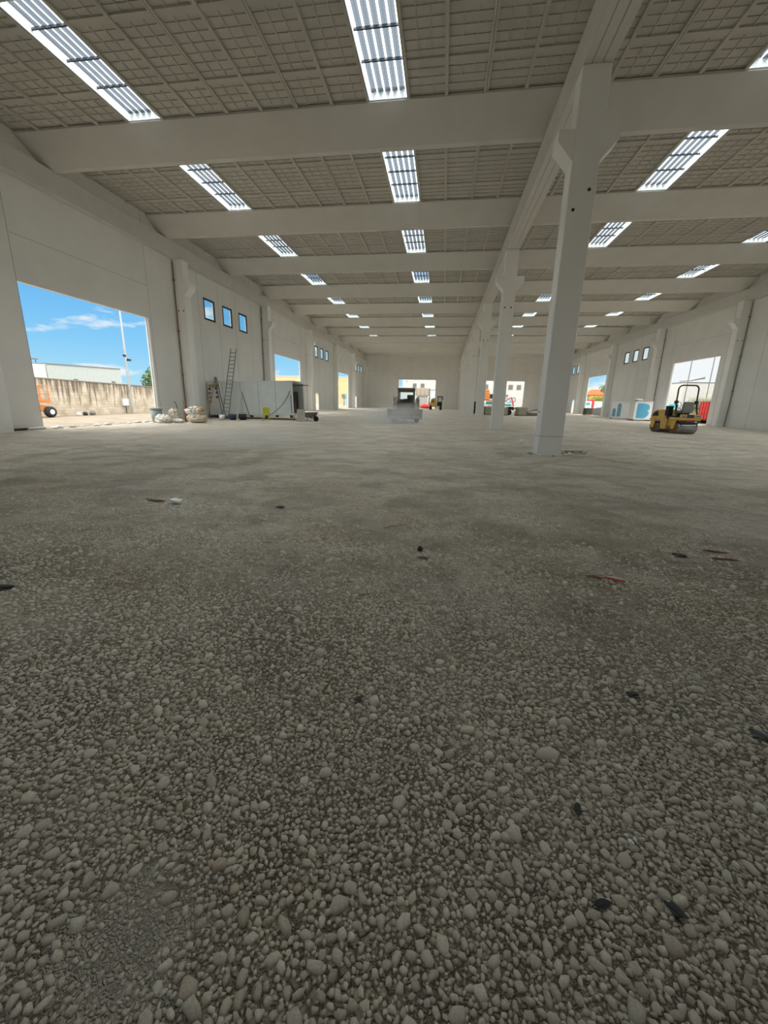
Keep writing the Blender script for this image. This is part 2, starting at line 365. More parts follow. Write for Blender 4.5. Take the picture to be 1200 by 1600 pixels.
WIN_L = [wins(29.64), wins(55.95), wins(82.15)]; WIN_R = [wins(29.64), wins(55.8), wins(81.6)]
DOOR_L = [(56.05, 57.55), (82.3, 83.7)]; DOOR_R = [(81.9, 83.35)]
holes = [(a, b, 0, 6.12) for a, b in OPEN_L]+[(a, b, *WZ) for w in WIN_L for a, b in w]+[(a, b, 0, 2.45) for a, b in DOOR_L]
jl = [15.85, 23.8, 42.1, 50.4, 68.7, 76.5, 29.0, 31.7, 34.35, 37.2, 55.0, 58.1, 60.7, 63.6]
hjl = [(15.9, 23.8, 7.95), (42.2, 50.4, 7.95), (68.8, 76.4, 7.95)]
wall('wall_left', 'X', XL-0.20, XL, YB, YE+0.2, -0.3, ZB+0.12, holes, jl, hjl)
holes = [(a, b, 0, 6.15) for a, b in OPEN_R]+[(a, b, *WZ) for w in WIN_R for a, b in w]+[(a, b, 0, 2.55) for a, b in DOOR_R]
wall('wall_right', 'X', XR, XR+0.20, YB, YE+0.2, -0.3, ZB+0.12, holes, [41.3, 50.3, 29.0, 33.2, 37.0, 55.0, 58.0, 60.6, 67.6, 76.4], [(41.4, 50.3, 7.95), (67.6, 76.4, 7.95)])
holes = [(a, b, 0, 6.14) for a, b in OPEN_E]
wall('wall_end', 'Y', YE, YE+0.20, XRL, XRR, -0.3, 12.2, holes, [-15.3, -12.7, -10.1, -7.4, -4.7, -1.95, 0.7, 6.0, 8.62, 11.3, 14, 16.75, 19.4, 22], [(XL, XR, 7.9)])
wall('wall_back', 'Y', YB-0.20, YB, XRL, XRR, -0.3, 12.2, [(-11.0, -6.5, 0, 4), (9.5, 14.0, 0, 4)])
# ceiling: coffered roof panels between skylight strips
edges = [XRL, -15.44, -12.75, None, -11.31, -8.62, -5.94, -3.25, None, -1.85, 0.81, 3.46, 6.11, 8.76, None, 10.16, 12.85, 15.53, 18.21, None, 19.61, 22.30, XRR]
groups = []; grp = []
for v in edges+[None]:
    if v is None: groups.append(list(zip(grp, grp[1:]))); grp = []
    else: grp.append(v)
WG = 1.20     # the beams flare by this much on each side
bays = [(BEAMF[k]+0.27+WG, BEAMF[k+1]-WG) for k in range(0, 11)]
for pan in groups:
    cm = MB()
    for a, b in pan:
        w = b-a
        cm.box(a, b, YB, YE, ZR+0.06, ZR+0.30)
        if w < 1.5: cm.box(a, b, YB, YE, ZB, ZR+0.06); continue
        for y0, y1 in bays:
            ea, eb = a+0.008, b-0.008
            for (p, q) in ((ea, ea+0.07), ((a+b)/2-0.06, (a+b)/2+0.06), (eb-0.07, eb)): cm.box(p, q, y0, y1, ZB, ZR+0.06)
            for t in (0.86, 3.36): cm.box(a+0.07, b-0.07, y0+t-0.12, y0+t+0.12, ZB+0.03, ZR+0.06)
            if y0 > 45: continue
            hw = (w/2-0.13)/3
            for h0 in (a+0.07, (a+b)/2+0.07):
                for q in (1, 2):
                    xx = h0+hw*q; cm.box(xx-0.016, xx+0.016, y0, y1, ZR+0.03, ZR+0.06)
            yy = y0+0.86-0.353*2
            while yy < y1:
                if min(abs(yy-y0-t) for t in (0.86, 3.36)) > 0.15: cm.box(a+0.07, b-0.07, yy-0.014, yy+0.014, ZR+0.035, ZR+0.06)
                yy += 0.353
        cm.box(a, b, YB, bays[0][0], ZB+0.03, ZR+0.06)
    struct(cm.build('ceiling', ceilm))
for a, b in SKY:
    struct(MB().box(a, b, bays[10][0], YE, ZR, ZR+0.3).build('ceiling', ceilm)); struct(MB().box(a, b, YB, 3.295, ZB, ZR+0.3).build('ceiling', ceilm))
# skylights
side = ['leftmost row', 'second row from left', 'third row, right of the columns', 'rightmost row']
curbm = principled('skylight_curb_white', (0.80, 0.83, 0.82), 0.5)
barm = principled('dark_purlin', (0.035, 0.04, 0.05), 0.5)
def make_skylight(y0, y1, w):
    root = empty('skylight')
    L_ = y1-y0
    fr = MB(); t = 0.03; z0, z1 = 0.0, 0.34
    fr.box(0, t, 0, L_, z0, z1); fr.box(w-t, w, 0, L_, z0, z1); fr.box(t, w-t, 0, t, z0, z1); fr.box(t, w-t, L_-t, L_, z0, z1)
    fr.build('curb', curbm, root)
    n = 5
    for i in range(n):
        y = 1.0+1.15*i
        if y < L_-0.7: MB().box(t, w-t, y, y+0.05, 0.12, 0.18).build('purlin', barm, root)
    sh = MB(); p = 0.25; prof = []
    xx = t
    k = 0
    while xx < w-t-0.01:
        for dx, h in ((0, 0), (0.15, 0), (0.17, 0.04), (0.23, 0.04)):
            if xx+dx < w-t: prof.append((xx+dx, h))
        xx += p
    prof.append((w-t, 0))
    vs = [(x_, y_, 0.22+h) for y_ in (t, L_-t) for x_, h in prof]; m_ = len(prof)
    sh.add(vs, [(i, i+1, m_+i+1, m_+i) for i in range(m_-1)])
    sh.build('translucent_sheet', sheetm, root)
    MB().box(0.0, w, L_+0.008, L_+0.27+2*WG, 0.04, 0.34).build('cap_flashing', curbm, root)
    return root
proto = None
for s_i, (a, b) in enumerate(SKY):
    for k in range(-1, 10):
        if k == -1: y0, y1 = 3.3, BEAMF[0]-WG
        else: y0, y1 = bays[k]
        if k >= 0 and proto is not None: r_ = copy_tree(proto)
        else: r_ = make_skylight(y0+0.003, y1-0.003, 1.39)
        if k == 0 and proto is None: proto = r_
        r_.location = (a+((b-a)-1.39)/2, y0+0.003, ZB+0.02)
        skylamp((a+b)/2, (y0+y1)/2, ZB+0.34, 1.32, y1-y0-0.2)
        where = ORD[k]+' bay' if k > 0 else ('bay at the top of the picture' if k == 0 else ('overhead' if k == -1 else 'behind the camera'))
        tag(r_, 'corrugated skylight, %s, %s' % (side[s_i], where), 'skylight', 'roof skylights')

# roof beams
for k in range(1, 12):
    for nv, (xa, xb) in enumerate(((XL+0.005, 3.41), (3.44, XR-0.005))):
        y = BEAMF[k]
        m = MB().prism([(y, ZT+0.004), (y+0.27, ZT+0.004), (y+0.27+WG, ZB-0.03), (y+0.27+WG, ZB+0.05), (y-WG, ZB+0.05), (y-WG, ZB-0.03)], xa, xb, 'X')
        if k == 11: m = MB().prism([(y, ZT+0.004), (YE-0.005, ZT+0.004), (YE-0.005, ZB+0.05), (y-WG, ZB+0.05), (y-WG, ZB-0.03)], xa, xb, 'X')
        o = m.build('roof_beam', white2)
        tag(o, 'white precast roof beam over the %s nave, %s' % (('left', 'right')[nv], (ORD[k-1]+' from the camera') if k < 11 else 'the last one against the end wall'), 'beam', 'precast roof beams')

# columns with corbels
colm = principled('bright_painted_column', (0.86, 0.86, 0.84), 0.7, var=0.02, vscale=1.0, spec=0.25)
def column(name, xc0, xc1, yc, d, lo, hi, label, holes_=True, first=False, corb=(True, True)):
    root = empty(name, ((xc0+xc1)/2, yc, 0), 0, label, 'column', 'precast columns'); w = (xc1-xc0)/2
    MB().bbox(-w, w, -d, d, -0.2, ZG, 0.02).build('shaft', colm, root)
    cb = MB()
    for sgn, on in ((-1, corb[0]), (1, corb[1])):
        if on: cb.prism([(sgn*(w-0.01), 8.0), (sgn*(w+0.42), 8.48), (sgn*(w+0.42), 8.74), (sgn*(w-0.01), 8.74)], -d, d)
    cb.build('corbel', colm, root)
    for j, sx in enumerate((-0.18, 0.18)):
        z = (6.85, 7.32)[j] if first else 7.07
        MB().cyl((sx, -d-0.004, z), (sx, -d+0.02, z), 0.045, n=12).build('bolt_hole', dark, root)
    if first:
        m = MB(); m.box(-w-0.002, w+0.002, -d-0.002, d+0.002, 0.60, 0.612); m.build('lift_line', jointm, root)
        for sy in (-0.05, 0.12): MB().cyl((-w-0.004, sy, 1.35), (-w+0.02, sy, 1.35), 0.03, n=10).build('bolt_hole', dark, root)
    return root
for k, y in enumerate(COLY):
    column('concrete_column', XC0, XC1, y, 0.325, 0, 0, 'white concrete column with double corbel in the centre row, %s' % ('nearest to the camera' if k == 0 else ('set against the end wall' if k == 6 else ORD[k]+' from the camera')), first=(k == 0))
    column('concrete_column', XL+0.005, XL+0.72, y, 0.325, 0, 0, 'white concrete column standing against the left wall, %s' % ('cut by the left edge of the picture' if k == 0 else ('in the far left corner' if k == 6 else ORD[k-1]+' one fully in view')), corb=(False, True))
    if k >= 1:
        column('concrete_column', XR-0.72, XR-0.005, y, 0.325, 0, 0, 'white concrete column standing against the right wall, %s' % ('just past the right edge' if k == 1 else ('in the far right corner' if k == 6 else ORD[k-2]+' one in view')), corb=(True, False))
# girders along the rows, one between each pair of columns
def girder(xa, xb, ya, yb, label, groove=()):
    zs = ZG; pts = [(xa, zs), (xa, ZT-0.0), (xb, ZT-0.0), (xb, zs)]
    bot = []
    for g_ in sorted(groove, reverse=True): bot += [(g_+0.012, zs), (g_+0.012, zs+0.03), (g_-0.012, zs+0.03), (g_-0.012, zs)]
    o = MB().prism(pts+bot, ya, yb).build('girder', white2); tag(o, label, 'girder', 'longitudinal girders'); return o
ys = [YB]+COLY[:-1]+[YE]
for k in range(len(ys)-1):
    a, b = ys[k]+0.004, ys[k+1]-0.004
    pl = 'overhead' if k == 0 else 'behind its %s column' % ORD[k-1]
    girder(XC0, XC1, a, b, 'white concrete girder along the centre row %s' % pl, (XC0+0.2, XC0+0.46))
    girder(XL+0.003, XL+0.38, a, b, 'white concrete girder along the left wall %s' % pl, (XL+0.10,))
    girder(XR-0.38, XR-0.003, a, b, 'white concrete girder along the right wall %s' % pl, (XR-0.10,))

# windows
wn = 0
framem = principled('anthracite_frame', (0.025, 0.028, 0.032), 0.45)
for X0, WW, sd in ((XL, WIN_L, -1), (XR, WIN_R, 1)):
    for ws in WW:
        for a, b in ws:
            wn += 1; r_ = empty('window_%d' % wn, (X0+sd*0.03, (a+b)/2, WZ[0])); r_['kind'] = 'structure'
            h = WZ[1]-WZ[0]; w = (b-a)/2; f = MB(); t = 0.13
            for bx in ((-w, w, 0, t), (-w, w, h-t, h), (-w, -w+t, t, h-t), (w-t, w, t, h-t)): f.box(-0.04, 0.04, bx[0], bx[1], bx[2], bx[3])
            f.build('window_frame', framem, r_); MB().box(-0.006, 0.006, -w+t, w-t, t, h-t).build('window_pane', glass, r_)
dn = 0
for X0, DD, sd, hh in ((XL, DOOR_L, -1, 2.45), (XR, DOOR_R, 1, 2.55)):
    for a, b in DD:
        dn += 1; f = MB(); t = 0.07; c = (a+b)/2; w = (b-a)/2
        for p, q, z0, z1 in ((-w, -w+t, 0, hh), (w-t, w, 0, hh), (-w, w, hh-t, hh)): f.box(min(X0, X0+sd*0.2), max(X0, X0+sd*0.2), c+p, c+q, z0, z1)
        # rounded head
        n = 8; R = 0.35
        for s2 in (-1, 1):
            arc = [(c+s2*(w-t), hh-t)]+[(c+s2*(w-t-R+R*math.sin(u_)), hh-t-R+R*math.cos(u_)) for u_ in [PI/2*i/n for i in range(n+1)]]
            f.prism(arc, min(X0, X0+sd*0.2), max(X0, X0+sd*0.2), 'X')
        struct(f.build('door_%d' % dn, whitep))
# steel guide rails at the far jamb of the big openings
rn = 0
for X0, OO, sd in ((XL, OPEN_L, -1), (XR, OPEN_R, 1)):
    for a, b in OO[1:]:
        rn += 1; m = MB(); m.box(min(X0+sd*0.06, X0+sd*0.14), max(X0+sd*0.06, X0+sd*0.14), b-0.16, b-0.08, 0, 6.1); m.box(min(X0-sd*0.0, X0+sd*0.2), max(X0-sd*0.0, X0+sd*0.2), b-0.03, b+0.0, 0, 6.12)
        struct(m.build('trim_%d' % rn, whitep))
#@@OBJECTS@@
# ------------------------------------------------------------------ more materials
panelw = principled('site_panel_white', (0.74, 0.79, 0.77), 0.5, var=0.05, vscale=1.5)
alum = principled('aluminium_trim', (0.72, 0.73, 0.73), 0.4, 0.3)
bluegrey = principled('dark_blue_plastic', (0.03, 0.045, 0.09), 0.5)
sackm = principled('woven_sack_white', (0.62, 0.60, 0.54), 0.85, var=0.25, vscale=5, bump=0.5, bscale=18)
sacky = principled('dirty_sack_cream', (0.55, 0.49, 0.38), 0.85, var=0.2, vscale=4, bump=0.5, bscale=14)
bluebag = principled('blue_bag', (0.10, 0.35, 0.60), 0.5)
chairm = principled('lime_plastic', (0.50, 0.50, 0.04), 0.4)
greyp = principled('grey_plastic_bin', (0.30, 0.34, 0.35), 0.55, var=0.1)
skidm = principled('dusty_machine_brown', (0.27, 0.225, 0.175), 0.85, var=0.2, vscale=4)
skidd = principled('dusty_dark_steel', (0.17, 0.155, 0.135), 0.8, var=0.2, vscale=5)
bucketm = principled('worn_bucket_steel', (0.25, 0.24, 0.225), 0.75, 0.2, var=0.2, vscale=5)
drumsteel = principled('rolled_drum_steel', (0.26, 0.27, 0.28), 0.5, 0.6, var=0.15, vscale=6)
seatm = principled('seat_vinyl', (0.24, 0.23, 0.215), 0.5)
lampred = principled('red_lens', (0.45, 0.02, 0.02), 0.3)
blockwall = None
plaster = principled('white_plaster', (0.44, 0.44, 0.425), 0.8, var=0.05)
plasterg = principled('grey_green_plaster', (0.34, 0.38, 0.37), 0.8, var=0.06)
beige = principled('beige_cladding', (0.62, 0.42, 0.22), 0.8, var=0.05)
winm = principled('shuttered_window', (0.13, 0.14, 0.13), 0.6)
orange = principled('orange_paint', (0.62, 0.22, 0.06), 0.6, var=0.1)
tile = principled('terracotta_tile', (0.62, 0.21, 0.09), 0.8, var=0.2, vscale=3)
leafm = principled('green_leaves', (0.07, 0.12, 0.04), 0.7, var=0.4, vscale=3)
leafy = principled('yellow_green_leaves', (0.32, 0.30, 0.06), 0.7, var=0.3, vscale=3)
leafo = principled('olive_leaves', (0.20, 0.21, 0.12), 0.7, var=0.3, vscale=3)
bark = principled('bark', (0.16, 0.12, 0.08), 0.9, var=0.2)
graff = principled('turquoise_spray_paint', (0.05, 0.33, 0.36), 0.6)
stonem = principled('loose_stone', (0.50, 0.47, 0.40), 0.9, var=0.15, vscale=12)
stonew = principled('white_limestone', (0.80, 0.79, 0.74), 0.9, var=0.1, vscale=12)

def leaves(mb, c, r, n, s, seed, squash=1.0):
    g_ = np.random.default_rng(seed)
    for _ in range(n):
        d = g_.normal(size=3); d /= np.linalg.norm(d); rad = r*(0.45+0.55*g_.random()**0.5)
        lump = 1+0.25*math.sin(4*d[0]+seed)*math.cos(5*d[1]+2*seed)
        p = Vector((c[0]+d[0]*rad*lump, c[1]+d[1]*rad*lump, c[2]+d[2]*rad*squash*lump))
        a = Vector(g_.normal(size=3)).normalized()*s; b = a.orthogonal().normalized()*s*0.5
        mb.add([p-a, p+b, p+a, p-b], [(0, 1, 2, 3)])
    return mb

# ------------------------------------------------------------------ site cabin (long white insulated box) by the left wall
cab = empty('site_cabin', (-17.8, 29.1, 0), 0, 'long white panel site cabin with dark open end along the left wall', 'cabin')
TL = Matrix.Rotation(-0.025, 4, 'Y'); TL.translation = Vector((0, 0, 0.12+0.10))
W_, D_, H_ = 6.75, 2.4, 2.38
m = MB(); m.box(0, W_, 0, 0.06, 0, H_); m.box(0, W_, D_-0.06, D_, 0, H_); m.box(0, 0.06, 0.06, D_-0.06, 0, H_); m.box(0.06, W_, 0.06, D_-0.06, 0, 0.08); m.box(0, W_, 0.06, D_-0.06, H_-0.06, H_)
m.build('shell', panelw, cab, TL)
m = MB(); m.box(-0.03, W_+0.03, -0.03, D_+0.03, H_-0.0, H_+0.09); m.box(-0.01, W_+0.01, -0.02, 0.0, -0.02, 0.10); m.box(W_-0.14, W_+0.01, -0.02, 0.0, 0.1, H_)
m.build('edge_trim', alum, cab, TL)
m = MB()
for xx in (1.2, 2.65, 4.05, 5.4): m.box(xx-0.01, xx+0.01, -0.006, 0.0, 0.1, H_)
m.build('panel_seam', jointm, cab, TL)
m = MB().box(0.08, 1.05, -0.03, 0.0, 0.55, 2.3); sb = m.build('sign_board', whitep, cab, TL)
for (sx, sz) in ((0.16, 1.92), (0.16, 1.62), (0.70, 1.94), (0.74, 1.66), (0.16, 1.30), (0.14, 1.0), (0.72, 1.32)):
    MB().cyl((sx, -0.045, sz), (sx, -0.03, sz), 0.10, n=16).build('round_symbol', bluegrey if sz > 1.5 else rust, sb, TL)
MB().box(0.10, 0.95, -0.045, -0.03, 2.02, 2.26).build('yellow_header', principled('faded_yellow', (0.35, 0.28, 0.10), 0.7), sb, TL)
m = MB().box(W_, W_+0.85, 0.0, D_*0.5, H_-0.25, H_-0.21); m.build('raised_flap', darkm, cab, TL)
m = MB(); 
for xx in (0.3, 2.2, 4.4, 6.4): m.box(xx, xx+0.2, 0.1, 0.3, -0.24, 0.0); m.box(xx, xx+0.2, 2.1, 2.3, -0.24, 0.0)
m.build('support_block', rust, cab, TL)
MB().box(0.1, W_-0.4, 0.7, 2.2, 0.1, 1.7).build('stored_boxes', dark, cab, TL)
MB().tube([(W_-0.14, -0.04, 1.45), (W_-0.14, -0.05, 0.9), (W_-0.15, -0.04, 0.12)], 0.02).build('locking_rod', darkm, cab, TL)
# black hose hanging on its face
o = MB().tube([(-11.27, 29.04, 2.13), (-11.45, 29.0, 1.72), (-11.75, 28.95, 1.25), (-12.1, 28.85, 0.85), (-12.5, 28.7, 0.5), (-12.85, 28.5, 0.30), (-13.0, 28.3, 0.06)], 0.022).build('hose', darkm)
tag(o, 'black hose hanging in a curve down the front of the site cabin', 'hose')

# ladders and poles leaning on the cabin
def ladder(p0, p1, w, rungs, rr, name, mat, label, spread=0.0):
    r_ = empty(name, p0, 0, label, 'ladder'); p0 = Vector(p0); p1 = Vector(p1)-p0; x_ = Vector((w/2, 0, 0))
    for s_ in (-1, 1): MB().tube([s_*x_*(1+spread), s_*x_+p1], rr).build('rail', mat, r_)
    for i in range(1, rungs+1):
        t = i/(rungs+1); xr_ = x_*(1+spread*(1-t)); MB().tube([p1*t-xr_, p1*t+xr_], rr*0.7, 6).build('rung', mat, r_)
    return r_
ladmat = principled('grey_ladder_metal', (0.16, 0.155, 0.15), 0.5, 0.5)
ladder((-15.75, 27.6, 0.0), (-15.4, 28.85, 5.0), 0.42, 17, 0.028, 'extension_ladder', ladmat, 'tall dark metal ladder standing up above the site cabin roof', 0.15)
st = empty('step_ladder', (-16.25, 27.3, 0), 0, 'pale wooden trestle ladder opened in an A in front of the cabin end', 'ladder')
for sgn, nm in ((-1, 'front_leg'), (1, 'rear_leg')):
    for d_ in (-0.2, 0.2): MB().tube([(sgn*0.75, d_-0.2, 0), (0.1, d_*0.4+0.1, 2.95)], 0.035, 6).build(nm, wood if sgn < 0 else ladmat, st)
for i in range(1, 8):
    t = i/8; MB().tube([(-0.75+0.85*t, -0.4*(1-t)+0.02*t, 2.95*t), (-0.75+0.85*t, 0.0*(1-t)+0.18*t, 2.95*t)], 0.02, 6).build('rung', wood, st)
tr_ = empty('pole_tripod', (-14.65, 27.6, 0), 0, 'narrow A-shaped pale pole pair leaning at the cabin front beside the ladder', 'pole')
MB().tube([(-0.17, 0, 0), (0.03, 0.5, 2.0)], 0.035, 6).build('front_pole', alum, tr_)
MB().tube([(0.37, 0.9, 0.25), (0.04, 0.5, 2.0)], 0.03, 6).build('rear_pole', ladmat, tr_)

# lime chair
ch = empty('plastic_chair', (-12.5, 27.4, 0), 0.25, 'lime yellow plastic chair in front of the white site cabin', 'chair')
ch.scale = (1.08, 1.08, 1.08)
MB().bbox(-0.21, 0.21, -0.2, 0.2, 0.40, 0.44, 0.01).build('seat', chairm, ch)
MB().prism([(-0.21, 0.44), (0.21, 0.44), (0.23, 0.80), (0.17, 0.86), (-0.17, 0.86), (-0.23, 0.80)], 0.19, 0.22).build('backrest', chairm, ch)
for sx in (-1, 1):
    for sy in (-1, 1): MB().tube([(sx*0.22, sy*0.22, 0), (sx*0.18, sy*0.18, 0.41)], 0.02, 8).build('leg', chairm, ch)
    MB().tube([(sx*0.21, -0.18, 0.44), (sx*0.23, -0.16, 0.62), (sx*0.22, 0.19, 0.66)], 0.016, 6).build('arm', chairm, ch)

# grey bin, sacks, bags
b_ = empty('rubbish_bin', (-17.30, 22.45, 0), 0, 'tall grey plastic bin at the edge of the large left opening', 'bin')
MB().lathe([(0.0, 0.01), (0.25, 0.01), (0.33, 0.80), (0.30, 0.80), (0.23, 0.05), (0, 0.05)], 24).build('body', greyp, b_)
MB().lathe([(0.33, 0.76), (0.375, 0.77), (0.375, 0.84), (0.31, 0.84), (0.31, 0.80)], 24).build('rim', greyp, b_)
for s_ in (-1, 1): MB().tube([(s_*0.34, -0.07, 0.72), (s_*0.40, 0, 0.70), (s_*0.34, 0.07, 0.72)], 0.015, 6).build('handle', greyp, b_)
def sack(c, r, sz, seed, mat, name, label, grp=None, jit=0.16, fr=3.0):
    o = MB().blob((0, 0, 0), r, 4, jit, seed, sz, fr).build(name, mat); o.location = (c[0], c[1], r*sz[2]*0.72); return tag(o, label, 'sack', grp)
sack((-16.45, 21.9), 0.40, (1.25, 0.8, 0.72), 1, sackm, 'rubble_sack', 'slumped white rubble sack right beside the grey bin', 'white rubble sacks')
sack((-15.85, 22.35), 0.28, (1.35, 0.8, 0.55), 2, sackm, 'rubble_sack', 'low flat white sack between the slumped sack and the big bag', 'white rubble sacks')
sack((-16.75, 23.3), 0.40, (0.9, 0.8, 1.15), 3, sacky, 'rubble_sack', 'upright cream sack standing behind the low white sacks', 'white rubble sacks')
sack((-17.35, 23.25), 0.20, (1.1, 0.8, 1.15), 4, bluebag, 'rubbish_bag', 'small blue plastic bag behind the grey bin')
bb = empty('bulk_bag', (-14.95, 23.0, 0), 0, 'big overflowing white bulk bag of rubbish left of the ladders', 'sack')
MB().blob((0, 0, 0.30), 0.55, 4, 0.09, 9, (1.08, 0.9, 0.62), 2.5).build('bag_body', sacky, bb)
MB().blob((-0.12, 0, 0.68), 0.48, 4, 0.22, 12, (1.15, 0.85, 0.58), 3.5).build('heaped_rubbish', sackm, bb)
MB().blob((0.38, -0.16, 0.80), 0.17, 3, 0.15, 3, (1.0, 0.8, 0.9)).build('cardboard_scrap', principled('cardboard', (0.45, 0.28, 0.12), 0.8), bb)
tk = empty('rusty_post', (-16.15, 23.6, 0), 0, 'short rusty brown steel post behind the sacks', 'post')
MB().box(-0.07, 0.07, -0.04, 0.04, 0, 1.15).build('web', rust, tk); MB().box(-0.12, 0.12, -0.12, 0.12, 0, 0.02).build('base', rust, tk)
o = MB().tube([(-16.6, 23.75, 0.0), (-16.68, 23.7, 0.5), (-16.7, 23.6, 0.95), (-16.8, 23.6, 1.2), (-16.92, 23.6, 1.22)], 0.025).build('bent_rod', darkm); tag(o, 'bent dark rod sticking up from behind the cream sack', 'rod')
# buckets below the ladder
for (x_, y_, r_, h_, mt, lb) in ((-14.75, 26.9, 0.27, 0.40, bluegrey, 'dark blue bucket under the tall ladder'), (-14.2, 27.3, 0.30, 0.42, dark, 'black tub right of the dark blue bucket'), (-15.35, 26.5, 0.22, 0.36, alum, 'pale bucket left of the dark blue bucket')):
    q = empty('bucket', (x_, y_, 0), 0, lb, 'bucket')
    MB().lathe([(0, 0.01), (r_*0.75, 0.01), (r_, h_), (r_*0.93, h_), (r_*0.7, 0.05), (0, 0.05)], 20).build('body', mt, q)
    MB().tube([(r_*math.cos(a_), 0, h_+0.1*math.sin(a_)) for a_ in [PI*i/8 for i in range(9)]], 0.008, 6).build('handle', darkm, q)
# board and barrow at the open end of the cabin
o = MB().box(-0.31, 0.31, -0.015, 0.015, 0, 0.86).build('board', principled('dusty_board', (0.42, 0.40, 0.34), 0.8, var=0.1)); o.location = (-9.95, 27.5, 0.0); o.rotation_euler = (-0.12, 0, -0.05); tag(o, 'grey-beige board standing upright beside the open end of the cabin', 'board')
wb = empty('wheelbarrow', (-9.6, 28.5, 0), -0.2, 'dark dusty wheelbarrow right of the upright board', 'wheelbarrow')
MB().prism([(-0.35, 0.30), (0.30, 0.30), (0.55, 0.66), (-0.45, 0.62)], -0.28, 0.28).build('tray', skidd, wb)
MB().cyl((0.50, -0.05, 0.19), (0.50, 0.05, 0.19), 0.19, n=18).build('wheel', rubber, wb)
for s_ in (-1, 1):
    MB().tube([(0.5, s_*0.07, 0.19), (-0.3, s_*0.24, 0.30), (-0.95, s_*0.28, 0.58)], 0.02, 6).build('handle', darkm, wb)
    MB().tube([(-0.3, s_*0.24, 0.30), (-0.38, s_*0.24, 0.0)], 0.02, 6).build('leg', darkm, wb)
o = MB().tube([(-10.75, 28.4, 0.0), (-10.72, 28.75, 1.3)], 0.025, 6).build('rod', rust); tag(o, 'thin rod leaning at the dark open end of the cabin', 'rod')
# drain pipes on the column seams
for (x_, y_, sgn, lb) in ((XL+0.09, COLY[1]-0.40, 1, 'thin rusty drain pipe on the first full column of the left wall'), (XL+0.09, COLY[2]-0.40, 1, 'thin dark pipe on the second full column of the left wall'),
                          (XR-0.09, COLY[2]-0.40, -1, 'thin dark pipe at the nearest visible column of the right wall'), (XR-0.09, COLY[3]-0.40, -1, 'thin dark pipe at the second visible column of the right wall')):
    q = empty('drain_pipe', (x_, y_, 0), 0, lb, 'pipe', 'drain pipes')
    MB().tube([(0, 0, 10.0), (0.0, 0, 2.0), (0.02*sgn, -0.02, 1.6), (0.10*sgn, -0.05, 0.0)], 0.028, 8).build('pipe', rust if 'rusty' in lb else jointm, q)
    for z_ in (8.9, 5.8, 3.0): MB().box(-0.07, 0.07, -0.04, 0.05, z_-0.03, z_+0.03).build('bracket', jointm, q)

# ------------------------------------------------------------------ tandem roller
ro = empty('road_roller', (14.52, 28.2, 0), 0.20, 'yellow tandem road roller with black roll bar parked right of the centre columns', 'roller')
def drum(y):
    d = MB().lathe([(0.05, -0.63), (0.33, -0.63), (0.36, -0.60), (0.36, 0.60), (0.33, 0.63), (0.05, 0.63)], 36, (0, y, 0.36), 'X').build('drum', drumsteel, ro)
    for s_ in (-1, 1):
        MB().lathe([(0.0, s_*0.665), (0.20, s_*0.665), (0.24, s_*0.645), (0.335, s_*0.635), (0.335, s_*0.625)], 24, (0, y, 0.36), 'X').build('drum_end', brownrub, d)
        MB().cyl((s_*0.66, y, 0.36), (s_*0.70, y, 0.36), 0.09, n=12).build('hub', yellow, d)
drum(-0.87); drum(0.87)
for y in (-0.87, 0.87):
    for s_ in (-1, 1): MB().prism([(y-0.10, 0.30), (y+0.10, 0.30), (y+0.22, 0.80), (y-0.22, 0.80)], s_*0.68, s_*0.74, 'X').build('drum_yoke', yellow, ro)
m = MB(); m.bbox(-0.72, 0.72, -1.25, -0.45, 0.80, 0.98, 0.04); m.bbox(-0.55, 0.55, -0.62, 0.1, 0.42, 0.85, 0.04); m.build('rear_frame', yellow, ro)
MB().box(-0.66, 0.66, -1.262, -1.22, 0.66, 0.80).build('rear_recess', dark, ro)
MB().box(-0.62, 0.62, -1.27, -1.24, 0.50, 0.56).build('scraper_bar', alum, ro)
for s_ in (-0.5, 0.5): MB().box(s_-0.03, s_+0.03, -1.28, -1.25, 0.46, 0.72).build('scraper_arm', darkm, ro)
for s_ in (-0.46, 0.46):
    p_ = MB().bbox(s_-0.22, s_+0.22, -1.30, -1.24, 0.98, 1.17, 0.02).build('lamp_housing', yellow, ro)
    MB().box(s_-0.14, s_+0.14, -1.315, -1.30, 1.02, 1.12).build('lamp', seatm, p_)
MB().box(-0.2, 0.2, -1.27, -1.2, 0.98, 1.16).build('centre_plate', darkm, ro)
MB().box(-0.22, 0.24, -1.275, -1.26, 0.76, 0.84).build('warning_sticker', lampred, ro)
MB().box(0.32, 0.46, -1.275, -1.26, 0.70, 0.76).build('number_plate', whitep, ro)
m = MB(); m.prism([(0.02, 0.78), (1.36, 0.78), (1.40, 1.0), (1.20, 1.28), (0.95, 1.40), (0.02, 1.42)], -0.50, 0.50, 'X'); m.build('engine_hood', yellow, ro)
MB().prism([(0.75, 1.02), (1.30, 1.0), (1.16, 1.24), (0.85, 1.34)], -0.515, -0.50, 'X').build('side_grille', dark, ro)
m = MB(); m.bbox(-0.72, 0.72, 0.48, 1.25, 0.76, 0.84, 0.02); m.build('front_frame', yellow, ro)
m = MB(); m.prism([(-0.20, 0.25), (0.22, 0.25), (0.30, 0.85), (-0.28, 0.85)], -0.66, -0.42, 'X'); m.build('side_tank', yellow, ro)
MB().box(-0.62, 0.62, -0.95, -0.05, 0.98, 1.06).build('platform', dark, ro)
MB().bbox(-0.28, 0.28, -0.92, -0.40, 1.22, 1.36, 0.04).build('seat_cushion', seatm, ro)
